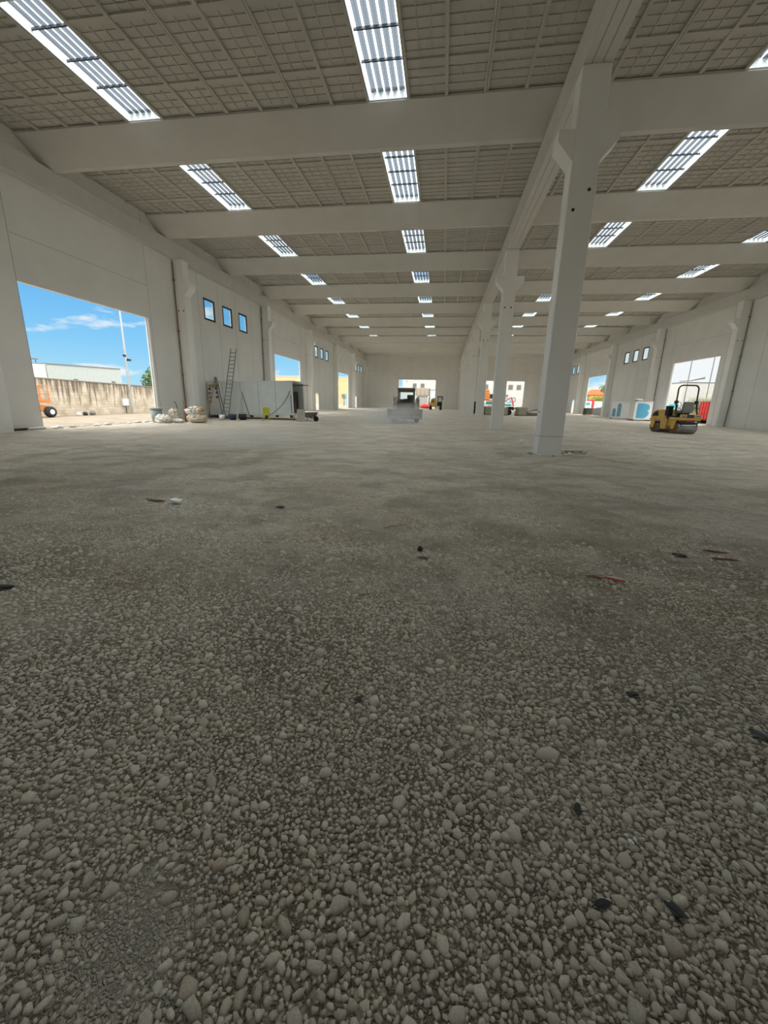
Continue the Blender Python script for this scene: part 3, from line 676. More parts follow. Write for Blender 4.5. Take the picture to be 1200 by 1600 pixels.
MB().prism([(-0.32, 1.30), (0.32, 1.30), (0.34, 1.55), (0.26, 1.90), (-0.26, 1.90), (-0.34, 1.55)], -0.98, -0.86).build('seat_back', seatm, ro)
MB().box(-0.22, 0.22, -0.85, -0.45, 1.06, 1.22).build('seat_base', dark, ro)
for s_ in (-1, 1): MB().tube([(s_*0.34, -0.90, 1.25), (s_*0.40, -0.85, 1.50), (s_*0.38, -0.45, 1.52)], 0.02, 8).build('armrest', dark, ro)
MB().tube([(0, 0.10, 1.40), (0, -0.10, 1.72)], 0.035, 8).build('steering_column', dark, ro)
MB().tube([(0.19*math.cos(a_), -0.12+0.06*math.sin(a_), 1.74+0.18*math.sin(a_)) for a_ in [2*PI*i/20 for i in range(21)]], 0.015, 6).build('steering_wheel', dark, ro)
MB().bbox(-0.62, -0.34, -0.25, 0.1, 1.06, 1.66, 0.03).build('control_console', dark, ro)
pts = [(-0.68, -1.0, 0.95), (-0.66, -0.85, 1.35), (-0.64, -0.72, 1.9), (-0.64, -0.70, 2.62)]
pts += [(-0.64+0.26*(1-math.cos(a_)), -0.70, 2.62+0.26*math.sin(a_)) for a_ in [PI/2*i/6 for i in range(1, 7)]]
pts += [(-x_, y_, z_) for x_, y_, z_ in reversed(pts)]
MB().tube(pts, 0.042, 10).build('roll_bar', dark, ro)
for s_ in (-1, 1): MB().bbox(s_*0.64-0.09, s_*0.64+0.09, -0.80, -0.64, 1.78, 1.98, 0.02).build('folding_joint', dark, ro)
MB().tube([(0.50, -0.9, 1.2), (0.58, -0.95, 1.7), (0.40, -1.0, 1.95)], 0.01, 6).build('cable', dark, ro)

# ------------------------------------------------------------------ skid steer loader in the dust
sk = empty('skid_steer_loader', (-2.85, 31.5, 0), 0.03, 'dusty skid steer loader driving towards the camera in a dust cloud', 'loader')
m = MB(); m.bbox(-0.66, 0.66, -0.75, 1.25, 0.30, 1.05, 0.05); m.build('chassis', skidm, sk)
for sx in (-1, 1):
    for sy in (-0.5, 0.62):
        w_ = MB().lathe([(0.10, sx*0.70), (0.20, sx*0.98), (0.40, sx*1.0), (0.44, sx*0.95), (0.44, sx*0.74), (0.40, sx*0.70)], 24, (0, sy, 0.44), 'X').build('wheel', rubber, sk)
        MB().cyl((sx*0.90, sy, 0.44), (sx*0.96, sy, 0.44), 0.20, n=14).build('hub', skidm, w_)
m = MB(); t = 0.09
for sx in (-0.62, 0.62-t): m.box(sx, sx+t, -0.72, -0.62, 1.0, 2.42); m.box(sx, sx+t, 0.62, 0.72, 1.0, 2.42); m.box(sx, sx+t, -0.62, 0.62, 1.55, 1.62)
m.bbox(-0.66, 0.66, -0.80, 0.80, 2.40, 2.54, 0.04); m.box(-0.62, 0.62, -0.72, -0.62, 2.22, 2.42); m.box(-0.62, 0.62, -0.72, -0.64, 1.0, 1.45)
m.build('cab_frame', skidd, sk)
m = MB(); m.box(-0.54, 0.54, 0.64, 0.70, 1.0, 1.72); m.box(0.02, 0.54, 0.64, 0.70, 1.72, 2.05); m.build('rear_panel', skidd, sk)
MB().box(-0.53, 0.53, -0.69, -0.675, 1.46, 2.22).build('windscreen', glass, sk)
MB().bbox(-0.25, 0.25, 0.1, 0.55, 1.05, 1.75, 0.06).build('seat', dark, sk)
MB().bbox(-0.6, 0.6, 0.8, 1.35, 0.6, 1.5, 0.06).build('engine_cover', skidm, sk)
for sx in (-1, 1):
    m = MB(); m.prism([(1.30, 0.85), (1.40, 1.70), (1.15, 1.90), (0.20, 1.55), (-0.95, 1.02), (-1.22, 0.50), (-1.05, 0.45), (-0.75, 0.86), (0.25, 1.28), (1.02, 1.45), (1.05, 0.85)], sx*0.72, sx*0.90, 'X'); m.build('lift_arm', skidm, sk)
    MB().tube([(sx*0.82, 0.2, 0.8), (sx*0.82, 0.9, 1.55)], 0.05, 10).build('lift_cylinder', darkm, sk)
    l_ = MB().bbox(sx*0.88-0.10, sx*0.88+0.10, -0.55, -0.42, 1.72, 1.90, 0.03).build('work_lamp', skidm, sk)
    MB().cyl((sx*0.88, -0.56, 1.81), (sx*0.88, -0.55, 1.81), 0.06, n=14).build('lamp_lens', whitep, l_)
    MB().tube([(sx*0.88, -0.48, 1.15), (sx*0.90, -0.48, 1.72)], 0.04, 8).build('lamp_post', skidm, sk)
m = MB(); m.prism([(-1.25, 0.95), (-1.20, 0.45), (-1.45, 0.28), (-1.95, 0.30), (-1.95, 0.34), (-1.48, 0.34), (-1.28, 0.50), (-1.31, 0.95)], -1.30, 1.30, 'X')
m.box(-1.32, 1.32, -1.36, -1.20, 0.92, 1.0)
for sx in (-1.30, 1.26): m.prism([(-1.25, 0.98), (-1.20, 0.45), (-1.45, 0.28), (-1.97, 0.30), (-1.40, 0.98)], sx, sx+0.04, 'X')
m.build('bucket', bucketm, sk)
for sx in (-1, 1): MB().prism([(1.30, 0.75), (1.35, 1.62), (0.9, 1.75), (-0.35, 1.30), (-0.70, 0.95), (-0.70, 0.75)], sx*0.66, sx*0.98, 'X').build('side_fender', skidm, sk)
for sx in (-0.5, 0.5): MB().tube([(sx, -1.2, 0.8), (sx, -0.8, 0.9)], 0.05, 8).build('tilt_cylinder', darkm, sk)

# ------------------------------------------------------------------ compact wheel loader near the far opening
te = empty('wheel_loader', (-1.5, 80.9, 0), 0.0, 'yellow wheel loader with black cab parked by the far end opening', 'loader')
MB().bbox(-1.25, 0.25, -0.6, 1.8, 0.55, 1.35, 0.08).build('engine_body', yellow, te)
MB().prism([(-1.15, 1.30), (0.10, 1.30), (0.0, 2.0), (-0.35, 2.25), (-0.9, 2.1)], -0.4, 1.4).build('loader_frame', yellow, te)
MB().box(-0.85, -0.30, -0.45, -0.40, 1.15, 1.8).build('front_grille', rust, te)
MB().tube([(-1.25, -0.5, 0.7), (-1.30, -0.6, 1.7), (-1.15, -0.6, 2.3)], 0.08, 8).build('lift_arm', yellow, te)
for sx in (-1.0, 0.95):
    for sy in (-0.2, 1.7): MB().cyl((sx-0.22, sy, 0.52), (sx+0.22, sy, 0.52), 0.52, n=20).build('wheel', rubber, te)
m = MB(); m.bbox(0.28, 1.20, -0.4, 1.2, 0.75, 1.55, 0.05); m.bbox(0.22, 1.30, -0.55, 1.3, 2.42, 2.60, 0.04)
for sx in (0.28, 1.10):
    for sy in (-0.42, 1.10): m.box(sx, sx+0.09, sy, sy+0.09, 1.5, 2.45)
m.build('cab', dark, te)
MB().box(0.36, 1.12, -0.37, -0.36, 1.55, 2.42).build('cab_glass', glass, te)
MB().bbox(1.22, 1.36, -0.7, -0.6, 2.0, 2.4, 0.02).build('mirror', dark, te)

# ------------------------------------------------------------------ tanks, trailer and boards in the right nave
cagem = principled('dull_cage_steel', (0.22, 0.22, 0.21), 0.6)
def ibc(x_, y_, rz, label, fill):
    q = empty('liquid_tank', (x_, y_, 0), rz, label, 'tank', 'caged liquid tanks')
    p_ = MB()
    for yy in (-0.5, -0.06, 0.38): p_.box(-0.6, 0.6, yy, yy+0.12, 0, 0.10)
    p_.box(-0.6, 0.6, -0.5, 0.5, 0.10, 0.15); p_.build('pallet', wood, q)
    MB().bbox(-0.56, 0.56, -0.46, 0.46, 0.16, 1.12, 0.07).build('bottle', fill, q)
    cg = MB()
    for z_ in (0.20, 0.42, 0.64, 0.86, 1.08): cg.tube([(-0.6, -0.5, z_), (0.6, -0.5, z_), (0.6, 0.5, z_), (-0.6, 0.5, z_), (-0.6, -0.5, z_)], 0.020, 5)
    for i in range(7):
        xx = -0.6+0.2*i
        for yy in (-0.5, 0.5): cg.tube([(xx, yy, 0.15), (xx, yy, 1.1)], 0.020, 5)
    for i in range(6):
        yy = -0.5+0.2*i
        for xx in (-0.6, 0.6): cg.tube([(xx, yy, 0.15), (xx, yy, 1.1)], 0.020, 5)
    cg.build('cage', cagem, q)
    MB().lathe([(0, 0), (0.11, 0), (0.11, 0.06), (0, 0.06)], 16, (0, 0, 1.12)).build('lid', dark, q)
    return q
tankm = principled('yellowed_tank_plastic', (0.78, 0.75, 0.58), 0.5); tankd = principled('dark_tank_plastic', (0.10, 0.13, 0.11), 0.5)
ibc(10.05, 55.3, 0.35, 'cream caged tank standing alone right of the dark trailer', tankm)
ibc(7.75, 55.6, 0.2, 'cream caged tank half hidden right of the second centre column', tankm)
ibc(5.95, 55.3, 0.1, 'cream caged tank between the second and third centre column', tankm)
ibc(23.1, 69.9, 0.15, 'dark filled caged tank by the far opening in the right wall', tankd)
tl = empty('flatbed_trailer', (7.0, 58.0, 0), 0.05, 'long dark flatbed trailer behind the caged tanks', 'trailer')
MB().bbox(-3.2, 2.4, -0.9, 0.9, 0.72, 0.86, 0.02).build('bed', skidd, tl); MB().box(-3.1, 2.3, -0.95, -0.88, 0.86, 1.12).build('side_board', dark, tl)
for xx in (-2.2, -1.3, 1.0, 1.8):
    MB().cyl((xx, -0.9, 0.36), (xx, -0.65, 0.36), 0.36, n=18).build('wheel', rubber, tl)
MB().box(-3.0, 2.2, -0.3, 0.3, 0.35, 0.72).build('chassis', dark, tl)
MB().bbox(-3.15, -2.7, -0.9, -0.3, 0.1, 1.7, 0.03).build('headboard', dark, tl)
for i, (z_, w_, rz_) in enumerate(((0.0, 1.6, 0.05), (0.16, 1.5, -0.03), (0.32, 1.35, 0.10))):
    o = MB().bbox(-w_/2, w_/2, -0.35, 0.35, 0, 0.14, 0.01).build('timber_board', principled('weathered_timber_%d' % i, (0.22+0.04*i, 0.21+0.04*i, 0.19+0.03*i), 0.85, var=0.15)); o.location = (11.75, 56.9, z_); o.rotation_euler = (0, 0, rz_)
    tag(o, 'weathered grey timber board right of the tanks, %s of its stack' % ('lowest', 'middle', 'topmost')[i], 'board', 'timber boards')
o = MB().tube([(10.8, 56.3, 0.45), (11.5, 56.5, 0.62), (12.4, 56.7, 0.86), (13.2, 56.9, 0.98)], 0.04, 6).build('steel_pipe', darkm); o.location.z = 0.0; tag(o, 'dark steel pipe sloping over the timber boards', 'pipe')

# white boxes with blue graphics
def gbox(x_, y_, rz, w, d, h, label, shapes, tint):
    q = empty('display_box', (x_, y_, 0), rz, label, 'box', 'white boxes with blue print')
    MB().bbox(-w/2, w/2, -d/2, d/2, 0.12, h, 0.03).build('body', whitep, q)
    MB().bbox(-w/2-0.03, w/2+0.03, -d/2-0.03, d/2+0.03, h-0.08, h, 0.02).build('lid', alum, q)
    for poly in shapes: MB().prism(poly, -d/2-0.012, -d/2).build('blue_print', tint, q)
    for sx in (-1, 1): MB().box(sx*w/2*0.9-0.05, sx*w/2*0.9+0.05, -d/2+0.02, d/2-0.02, 0, 0.12).build('foot', darkm, q)
    return q
bs = [(-0.62, 0.30), (0.12, 0.28), (0.30, 0.36), (0.50, 0.55), (0.60, 0.75), (0.60, 0.95), (0.44, 1.08), (0.56, 1.22), (0.62, 1.42), (0.56, 1.66), (0.38, 1.82), (0.05, 1.90), (-0.60, 1.90)]
gbox(22.0, 49.8, -0.12, 1.75, 1.7, 2.1, 'white box with a large blue B-like shape beside a right wall column', [bs], bluem).scale = (1, 1, 1)
ms = [[(-0.78, 0.3), (-0.42, 0.3), (-0.42, 1.05), (-0.50, 1.25), (-0.62, 1.30), (-0.74, 1.2), (-0.78, 1.05)], [(-0.28, 0.3), (0.12, 0.3), (0.12, 1.7), (0.0, 1.86), (-0.14, 1.86), (-0.28, 1.7)]]
gbox(21.5, 54.0, -0.35, 1.9, 1.2, 2.1, 'white box with two faded blue arches left of the blue B box', ms, principled('faded_blue_print', (0.16, 0.36, 0.46), 0.5))
o = MB().blob((0, 0, 0), 0.22, 3, 0.3, 5, (1.8, 0.9, 0.7)).build('crumpled_wrap', whitep); o.location = (21.7, 50.0, 2.27); tag(o, 'crumpled pale wrapping lying on top of the blue B box', 'wrapping')

# ------------------------------------------------------------------ outside left: block wall, building, lamp post, lift
def blockmat():
    m = bpy.data.materials.new('stained_block_wall'); m.use_nodes = True; t = m.node_tree; b = t.nodes['Principled BSDF']; b.inputs['Roughness'].default_value = 0.95
    c = t.nodes.new('ShaderNodeTexCoord'); sp_ = t.nodes.new('ShaderNodeSeparateXYZ'); t.links.new(c.outputs['Object'], sp_.inputs[0])
    cb = t.nodes.new('ShaderNodeCombineXYZ'); t.links.new(sp_.outputs['Y'], cb.inputs[0]); t.links.new(sp_.outputs['Z'], cb.inputs[1])
    bk = t.nodes.new('ShaderNodeTexBrick'); bk.inputs['Scale'].default_value = 1.0; bk.inputs['Brick Width'].default_value = 0.5; bk.inputs['Row Height'].default_value = 0.24; bk.inputs['Mortar Size'].default_value = 0.01
    bk.inputs['Color1'].default_value = (0.54, 0.47, 0.37, 1); bk.inputs['Color2'].default_value = (0.62, 0.55, 0.45, 1); bk.inputs['Mortar'].default_value = (0.40, 0.36, 0.30, 1)
    t.links.new(cb.outputs[0], bk.inputs['Vector'])
    # runs of black mould from the coping
    mp_ = t.nodes.new('ShaderNodeMapping'); mp_.inputs['Scale'].default_value = (1, 3.0, 0.25); t.links.new(c.outputs['Object'], mp_.inputs[0])
    n = t.nodes.new('ShaderNodeTexNoise'); n.inputs['Scale'].default_value = 1.4; n.inputs['Detail'].default_value = 6; t.links.new(mp_.outputs[0], n.inputs['Vector'])
    a = t.nodes.new('ShaderNodeMath'); a.operation = 'MULTIPLY_ADD'; a.inputs[1].default_value = 0.12; t.links.new(sp_.outputs['Z'], a.inputs[0]); t.links.new(n.outputs['Fac'], a.inputs[2])
    r = t.nodes.new('ShaderNodeValToRGB'); r.color_ramp.elements[0].position = 0.66; r.color_ramp.elements[0].color = (1, 1, 1, 1); r.color_ramp.elements[1].position = 0.84; r.color_ramp.elements[1].color = (0.30, 0.29, 0.27, 1); t.links.new(a.outputs[0], r.inputs[0])
    n3 = t.nodes.new('ShaderNodeTexNoise'); n3.inputs['Scale'].default_value = 1.2; n3.inputs['Detail'].default_value = 8; t.links.new(c.outputs['Object'], n3.inputs['Vector'])
    r3 = t.nodes.new('ShaderNodeValToRGB'); r3.color_ramp.elements[0].position = 0.35; r3.color_ramp.elements[0].color = (0.72, 0.70, 0.66, 1); r3.color_ramp.elements[1].position = 0.6; r3.color_ramp.elements[1].color = (1, 1, 1, 1); t.links.new(n3.outputs['Fac'], r3.inputs[0])
    x1 = t.nodes.new('ShaderNodeMixRGB'); x1.blend_type = 'MULTIPLY'; x1.inputs[0].default_value = 1; t.links.new(bk.outputs[0], x1.inputs[1]); t.links.new(r.outputs[0], x1.inputs[2])
    x2 = t.nodes.new('ShaderNodeMixRGB'); x2.blend_type = 'MULTIPLY'; x2.inputs[0].default_value = 1; t.links.new(x1.outputs[0], x2.inputs[1]); t.links.new(r3.outputs[0], x2.inputs[2])
    t.links.new(x2.outputs[0], b.inputs['Base Color']); return m
bwm = blockmat()
bw = empty('block_wall', (-30, 12, 0), 0, 'long stained concrete block wall across the yard outside the left opening', 'wall')
m = MB(); m.prism([(0, -0.5), (60, -0.7), (60, 1.77), (0, 2.90)], -0.2, 0.0, 'X'); m.build('masonry', bwm, bw)
m = MB(); m.prism([(0, 2.90), (60, 1.77), (60, 1.85), (0, 2.98)], -0.24, 0.04, 'X'); m.build('coping', principled('mouldy_coping', (0.22, 0.21, 0.19), 0.9), bw)
bd = empty('yard_building', (-50, 40, 0), 0.0, 'flat roofed pale building behind the stained block wall', 'building')
m = MB(); m.prism([(5.9, -0.5), (17.95, -0.5), (17.95, 5.37), (5.9, 5.12)], -14, 0, 'X'); m.build('main_front', plasterg, bd)
m = MB(); m.prism([(-3.0, -0.5), (5.85, -0.5), (5.85, 5.08), (-3.0, 4.7)], -14, -0.1, 'X'); m.build('side_wing', principled('pale_side_plaster', (0.50, 0.51, 0.47), 0.8), bd)
m = MB(); m.prism([(5.9, 5.12), (17.95, 5.37), (17.95, 5.47), (5.9, 5.22)], -14.1, 0.08, 'X'); m.build('parapet', winm, bd)
rk = MB(); 
for yy in (3.6, 5.0):
    for xx in (-1.5, -0.4): rk.tube([(xx, yy, 4.9), (xx, yy, 5.6)], 0.05, 6)
rk.box(-1.7, -0.2, 3.4, 5.2, 5.58, 5.68); rk.build('roof_rack', winm, bd)
for yy in (9.5, 16.0): MB().box(0.0, 0.1, yy, yy+0.6, 3.0, 3.5).build('vent', winm, bd)
lp = empty('lamp_post', (-29.6, 35.15, -0.2), 0, 'tall thin steel post with a camera in front of the stained wall', 'post')
MB().cyl((0, 0, 0), (0, 0, 14), 0.11, 0.06, 12).build('pole', steel, lp)
MB().bbox(-0.1, 0.25, 0.1, 0.4, 4.85, 5.05, 0.03).build('camera_head', dark, lp); MB().tube([(0, 0, 5.1), (0.05, 0.25, 5.0)], 0.03, 6).build('bracket', dark, lp)
MB().bbox(-0.05, 0.1, -0.3, 0.0, 5.2, 5.4, 0.03).build('junction_box', dark, lp)
eb = empty('electric_cabinet', (-29.95, 34.7, -0.22), 0, 'pale electric cabinet on the lamp post against the block wall', 'cabinet')
MB().bbox(0, 0.22, -0.35, 0.30, 0.78, 1.42, 0.02).build('housing', alum, eb)
MB().box(0.22, 0.23, -0.30, 0.25, 0.84, 1.36).build('door', whitep, eb)
MB().tube([(0.1, 0.0, 0.80), (0.1, 0.0, 0.0)], 0.03, 6).build('cable_duct', darkm, eb)
bl = empty('boom_lift', (-28.9, 25.0, -0.16), 0, 'orange work platform machine half hidden behind the left wall', 'lift')
for sy in (-0.9, 0.85): 
    w_ = MB().lathe([(0.12, 0.16), (0.24, 0.2), (0.37, 0.17), (0.40, 0.1), (0.40, -0.1), (0.37, -0.15), (0.1, -0.15)], 22, (0.4, sy, 0.40), 'X').build('wheel', rubber, bl)
    MB().cyl((0.55, sy, 0.40), (0.60, sy, 0.40), 0.18, n=14).build('hub', whitep, w_)
MB().bbox(-0.6, 0.3, -1.2, 1.0, 0.45, 0.85, 0.05).build('chassis', orange, bl)
m = MB()
for z_ in (1.15, 1.7, 2.25): m.tube([(-0.4, -0.9, z_), (0.4, -0.9, z_), (0.4, 0.95, z_), (-0.4, 0.95, z_), (-0.4, -0.9, z_)], 0.03, 6)
for yy in (-0.9, -0.3, 0.3, 0.95):
    for xx in (-0.4, 0.4): m.tube([(xx, yy, 1.1), (xx, yy, 2.25)], 0.03, 6)
m.build('platform_rail', orange, bl); MB().box(-0.42, 0.42, -0.95, 1.0, 1.05, 1.30).build('platform_floor', orange, bl)
MB().tube([(-0.1, -0.5, 0.85), (-0.1, 0.0, 1.1)], 0.12, 8).build('lift_post', darkm, bl)
for i, (yy, r_, mt, lb) in enumerate(((29.6, 0.16, dark, 'small black can on the yard at the foot of the block wall'), (30.3, 0.20, skidd, 'small dark lump right of the black can by the block wall'), (29.0, 0.14, alum, 'pale canister left of the black can by the block wall'))):
    o = MB().blob((0, 0, 0), r_, 3, 0.15, i, (1, 1.2, 1.1)).build('yard_debris', mt); o.location = (-29.3, yy, -0.16+r_*0.8); tag(o, lb, 'debris', 'debris by the block wall')
def tree(name, c, h, r, mat, n, s, seed, label, trunk=True, sq=1.0, z0=-0.15, cat='tree'):
    q = empty(name, (c[0], c[1], z0), 0, label, cat)
    if trunk: MB().tube([(0, 0, 0), (0.1, 0, h*0.4), (0, 0.1, h-r*0.4)], [0.16, 0.12, 0.05], 8).build('trunk', bark, q)
    leaves(MB(), (0, 0, h-r*sq), r, n, s, seed, sq).build('foliage', mat, q); return q
tree('yard_tree', (-35.5, 48.0), 5.6, 2.3, leafm, 3500, 0.16, 3, 'round green tree rising behind the right end of the block wall')
# far beige warehouse seen through the smaller left openings
wf = empty('warehouse', (-36, 150, 0), 0, 'long beige warehouse beyond the two far openings of the left wall', 'building')
MB().box(-40, 0, 0, 30, -0.5, 9.45).build('wall', beige, wf); MB().box(-40.1, 0.1, -0.1, 30, 9.45, 9.75).build('roof_edge', plaster, wf)
MB().box(-39.5, -39.0, -0.05, 0, 2, 7).build('downpipe', winm, wf)
MB().box(-22.6, -21.8, -0.06, 0.0, 6.9, 7.6).build('wall_vent', plaster, wf)
fe = empty('yard_fence', (-29.5, 110, 0), 0, 'low mesh fence in front of the beige warehouse', 'fence')
m = MB()
for i in range(9): m.tube([(i*0.5, 0, -0.2), (i*0.5, 0, 2.5)], 0.03, 5)
for z_ in (0.3, 1.3, 2.4): m.tube([(0, 0, z_), (4, 0, z_)], 0.025, 5)
m.build('mesh_panel', steel, fe)
o = MB().cyl((-27.0, 112, -0.1), (-27.0, 112, 3.2), 0.18, n=12).build('bollard', bluem); tag(o, 'blue round post behind the mesh fence', 'post')
tree('shrub', (-28.2, 114), 3.4, 0.8, leafo, 500, 0.12, 8, 'small olive shrub behind the mesh fence', True, cat='shrub')

# ------------------------------------------------------------------ outside the far end
def facade(name, x0, x1, y, d, h, mat, label, wins_, wz):
    q = empty(name, (x0, y, 0), 0, label, 'building'); MB().box(0, x1-x0, 0, d, -0.5, h).build('wall', mat, q)
    for (a, b) in wins_:
        f = MB().box(a-x0, b-x0, -0.05, 0, wz[0], wz[1]).build('window', winm, q)
        for i in range(6): MB().box(a-x0+0.05, b-x0-0.05, -0.07, -0.05, wz[0]+0.08+i*(wz[1]-wz[0]-0.1)/6, wz[0]+0.14+i*(wz[1]-wz[0]-0.1)/6).build('slat', skidd, f)
    return q
f1 = facade('white_building', -11.3, -2.0, 112, 20, 9, plaster, 'white two storey facade behind the left end opening', [(-8.52, -7.53), (-6.42, -5.39)], (5.05, 6.2))
MB().box(7.4, 9.32, -0.12, 0, -0.4, 4.5).build('glazed_bay', principled('pale_blue_glazing', (0.45, 0.62, 0.66), 0.3), f1); MB().box(7.3, 9.35, -0.2, 0, 4.5, 4.62).build('canopy_edge', winm, f1)
MB().bbox(1.0, 1.25, -0.3, 0, 6.68, 6.82, 0.03).build('wall_lamp', dark, f1)
f2 = facade('white_building', 3.0, 24.0, 112, 20, 9, plaster, 'white two storey facade with spray paint behind the right end opening', [(10.3, 11.4), (16.56, 17.69), (18.65, 19.76)], (5.0, 6.25))
for pts in ([(12.9, 2.5), (13.2, 1.7), (13.6, 2.3), (14.0, 1.5)], [(13.2, 1.2), (13.9, 0.7), (14.8, 1.0)], [(14.6, 2.4), (14.9, 1.5), (15.3, 1.9), (14.7, 2.1)], [(15.4, 2.4), (15.5, 1.2)]): pass
for pts in ([(16.0, 2.9), (16.6, 3.0), (17.3, 2.6), (17.5, 2.0), (17.2, 1.6)], [(17.3, 3.0), (18.6, 3.0)], [(18.6, 3.0), (18.7, 2.2), (18.2, 1.7), (18.0, 1.0)], [(18.0, 2.6), (17.6, 1.9), (17.9, 1.4), (18.4, 2.3)], [(16.3, 2.2), (16.9, 1.5), (17.2, 2.1)]):
    MB().tube([(x_-3.0, -0.02, z_) for x_, z_ in pts], 0.10, 6).build('spray_stroke', graff, f2)
MB().bbox(13.1, 13.7, -0.05, 0, 3.2, 3.75, 0.03).build('small_sign', winm, f2)
cr_ = empty('shipping_crate', (-5.2, 100, 0), 0, 'beige box container raised on a grey block outside the left end opening', 'crate')
MB().bbox(-1.7, 1.7, 0, 2.4, 2.85, 4.72, 0.05).build('box', principled('beige_crate', (0.40, 0.35, 0.28), 0.8, var=0.08), cr_)
m = MB()
for xx in (-1.5, -0.5, 0.5, 1.5): m.box(xx-0.03, xx+0.03, -0.03, 0, 2.9, 4.68)
m.build('stiffener', winm, cr_); MB().bbox(-1.2, 1.2, 0.2, 2.2, -0.1, 2.85, 0.03).build('base_block', principled('grey_block', (0.40, 0.41, 0.40), 0.9), cr_)
MB().tube([(1.75, 0.0, 4.5), (1.8, -0.1, 3.2), (1.55, -0.1, 1.0)], 0.08, 6).build('lifting_mast', darkm, cr_)
o = MB().blob((0, 0, 0), 1.0, 3, 0.2, 4, (1.15, 0.8, 0.62), 2.5).build('tarpaulin_heap', redm); o.location = (-4.15, 95.5, 0.42); tag(o, 'bright red tarpaulin heap outside the left end opening', 'tarpaulin')
fl = empty('forklift', (9.9, 97, 0), 0, 'orange forklift seen between the second and third centre columns', 'forklift')
MB().bbox(-0.9, 0.35, 0, 1.6, 2.35, 4.5, 0.05).build('load_crate', orange, fl)
m = MB()
for z_ in (2.9, 3.5, 4.1): m.box(-0.9, 0.35, -0.03, 0, z_, z_+0.08)
m.build('crate_slat', rust, fl); MB().box(0.38, 0.5, -0.1, 0.0, 0, 4.0).build('mast', orange, fl); MB().bbox(0.5, 1.3, 0.3, 1.6, 2.5, 3.55, 0.05).build('cab', dark, fl)
MB().bbox(-0.8, 1.4, 0.2, 2.2, 0.7, 2.35, 0.1).build('body', orange, fl)
for sx in (-0.6, 1.0): MB().cyl((sx-0.15, 0.3, 0.4), (sx+0.15, 0.3, 0.4), 0.4, n=16).build('wheel', rubber, fl)
cv = empty('white_van', (10.1, 92.8+2.0, 0), 0, 'white van with dark windscreen in front of the orange forklift', 'van')
MB().prism([(-1.0, 0.3), (1.0, 0.3), (1.0, 1.3), (0.80, 2.0), (-0.80, 2.0), (-1.0, 1.3)], -0.5, 1.5).build('body', whitep, cv)
MB().prism([(-0.80, 1.25), (0.80, 1.25), (0.68, 1.85), (-0.68, 1.85)], -0.52, -0.5).build('windscreen', graff, cv)
for sx in (-0.8, 0.8): MB().cyl((sx-0.12, -0.1, 0.32), (sx+0.12, -0.1, 0.32), 0.32, n=14).build('wheel', rubber, cv)
ex = empty('crane_truck', (14.9, 97, 0), 0, 'small truck with a folded red crane arm outside the right end opening', 'truck')
MB().tube([(-1.6, 0, 1.75), (0.35, 0, 2.85)], 0.13, 8).build('lower_boom', redm, ex); MB().tube([(0.35, 0, 2.85), (1.0, 0, 0.95)], 0.14, 8).build('upper_boom', redm, ex)
MB().bbox(-1.6, 0.6, 0.1, 1.8, 0.55, 1.5, 0.08).build('cab', whitep, ex); MB().box(-1.2, 0.4, 0.07, 0.1, 0.95, 1.4).build('windscreen', graff, ex)
MB().bbox(-1.8, 1.6, 0.2, 1.8, 0.35, 0.6, 0.02).build('chassis', dark, ex)
for sx in (-1.2, 1.0): MB().cyl((sx-0.15, 0.2, 0.4), (sx+0.15, 0.2, 0.4), 0.4, n=16).build('wheel', rubber, ex)

# ------------------------------------------------------------------ outside right
rc = empty('mesh_container', (28.0, 49.0, -0.1), 0, 'red mesh sided container outside the nearest right opening', 'container')
MB().bbox(0, 2.2, -1.6, 0.8, 0.35, 0.5, 0.02).build('floor', dark, rc)
m = MB(); m.bbox(0, 0.06, -1.6, 0.8, 0.5, 2.30, 0.01); m.bbox(0.06, 2.2, 0.74, 0.8, 0.5, 2.30, 0.01); m.bbox(0.06, 2.2, -1.6, -1.54, 0.5, 2.3, 0.01); m.build('side_panel', redm, rc)
m = MB()
for i in range(6): m.box(-0.04, 0, -1.6+i*0.46, -1.54+i*0.46, 0.4, 2.32)
for z_ in (0.4, 1.05, 1.65, 2.26): m.box(-0.04, 0, -1.6, 0.8, z_, z_+0.06)
m.build('rib', principled('dark_red_paint', (0.42, 0.02, 0.02), 0.6), rc)
for yy in (-1.4, 0.6): MB().box(0.2, 2.0, yy-0.1, yy+0.1, 0.0, 0.35).build('foot', dark, rc)
gb = empty('white_warehouse', (39.1, 75, 0), 0, 'white flat building with a dark roof piece outside the nearest right opening', 'building')
MB().box(0, 14, 0, 12, -0.3, 5.55).build('wall', plaster, gb); MB().prism([(0.7, 5.75), (2.7, 6.1), (2.75, 6.45), (0.75, 5.95)], -0.4, 3).build('roof_canopy', winm, gb); MB().box(-0.05, 14, -0.05, 12, 5.5, 5.62).build('parapet', winm, gb)
tw = empty('pale_tower_building', (36.8, 82, 0), 0, 'narrow pale building left of the white flat building', 'building')
MB().box(0, 2.0, 0, 6, -0.3, 5.5).build('wall', plaster, tw); MB().box(-0.1, 2.1, -0.1, 6, 5.5, 5.7).build('parapet', winm, tw); MB().box(0.4, 1.5, -0.05, 0, 1.0, 4.5).build('window', winm, tw)
o = MB().box(41.5, 43.5, 88, 92, -0.3, 4.3).build('blue_shed', bluem); tag(o, 'blue shed between the two pale buildings outside the right opening', 'shed')
for x_, lb in ((39.05, 'left thin tall lamp post outside the nearest right opening'), (42.25, 'right thin tall lamp post outside the nearest right opening')):
    o = MB().cyl((x_, 74, -0.1), (x_, 74, 16), 0.09, 0.06, 8).build('lamp_post', winm); tag(o, lb, 'post', 'posts in the right yard')
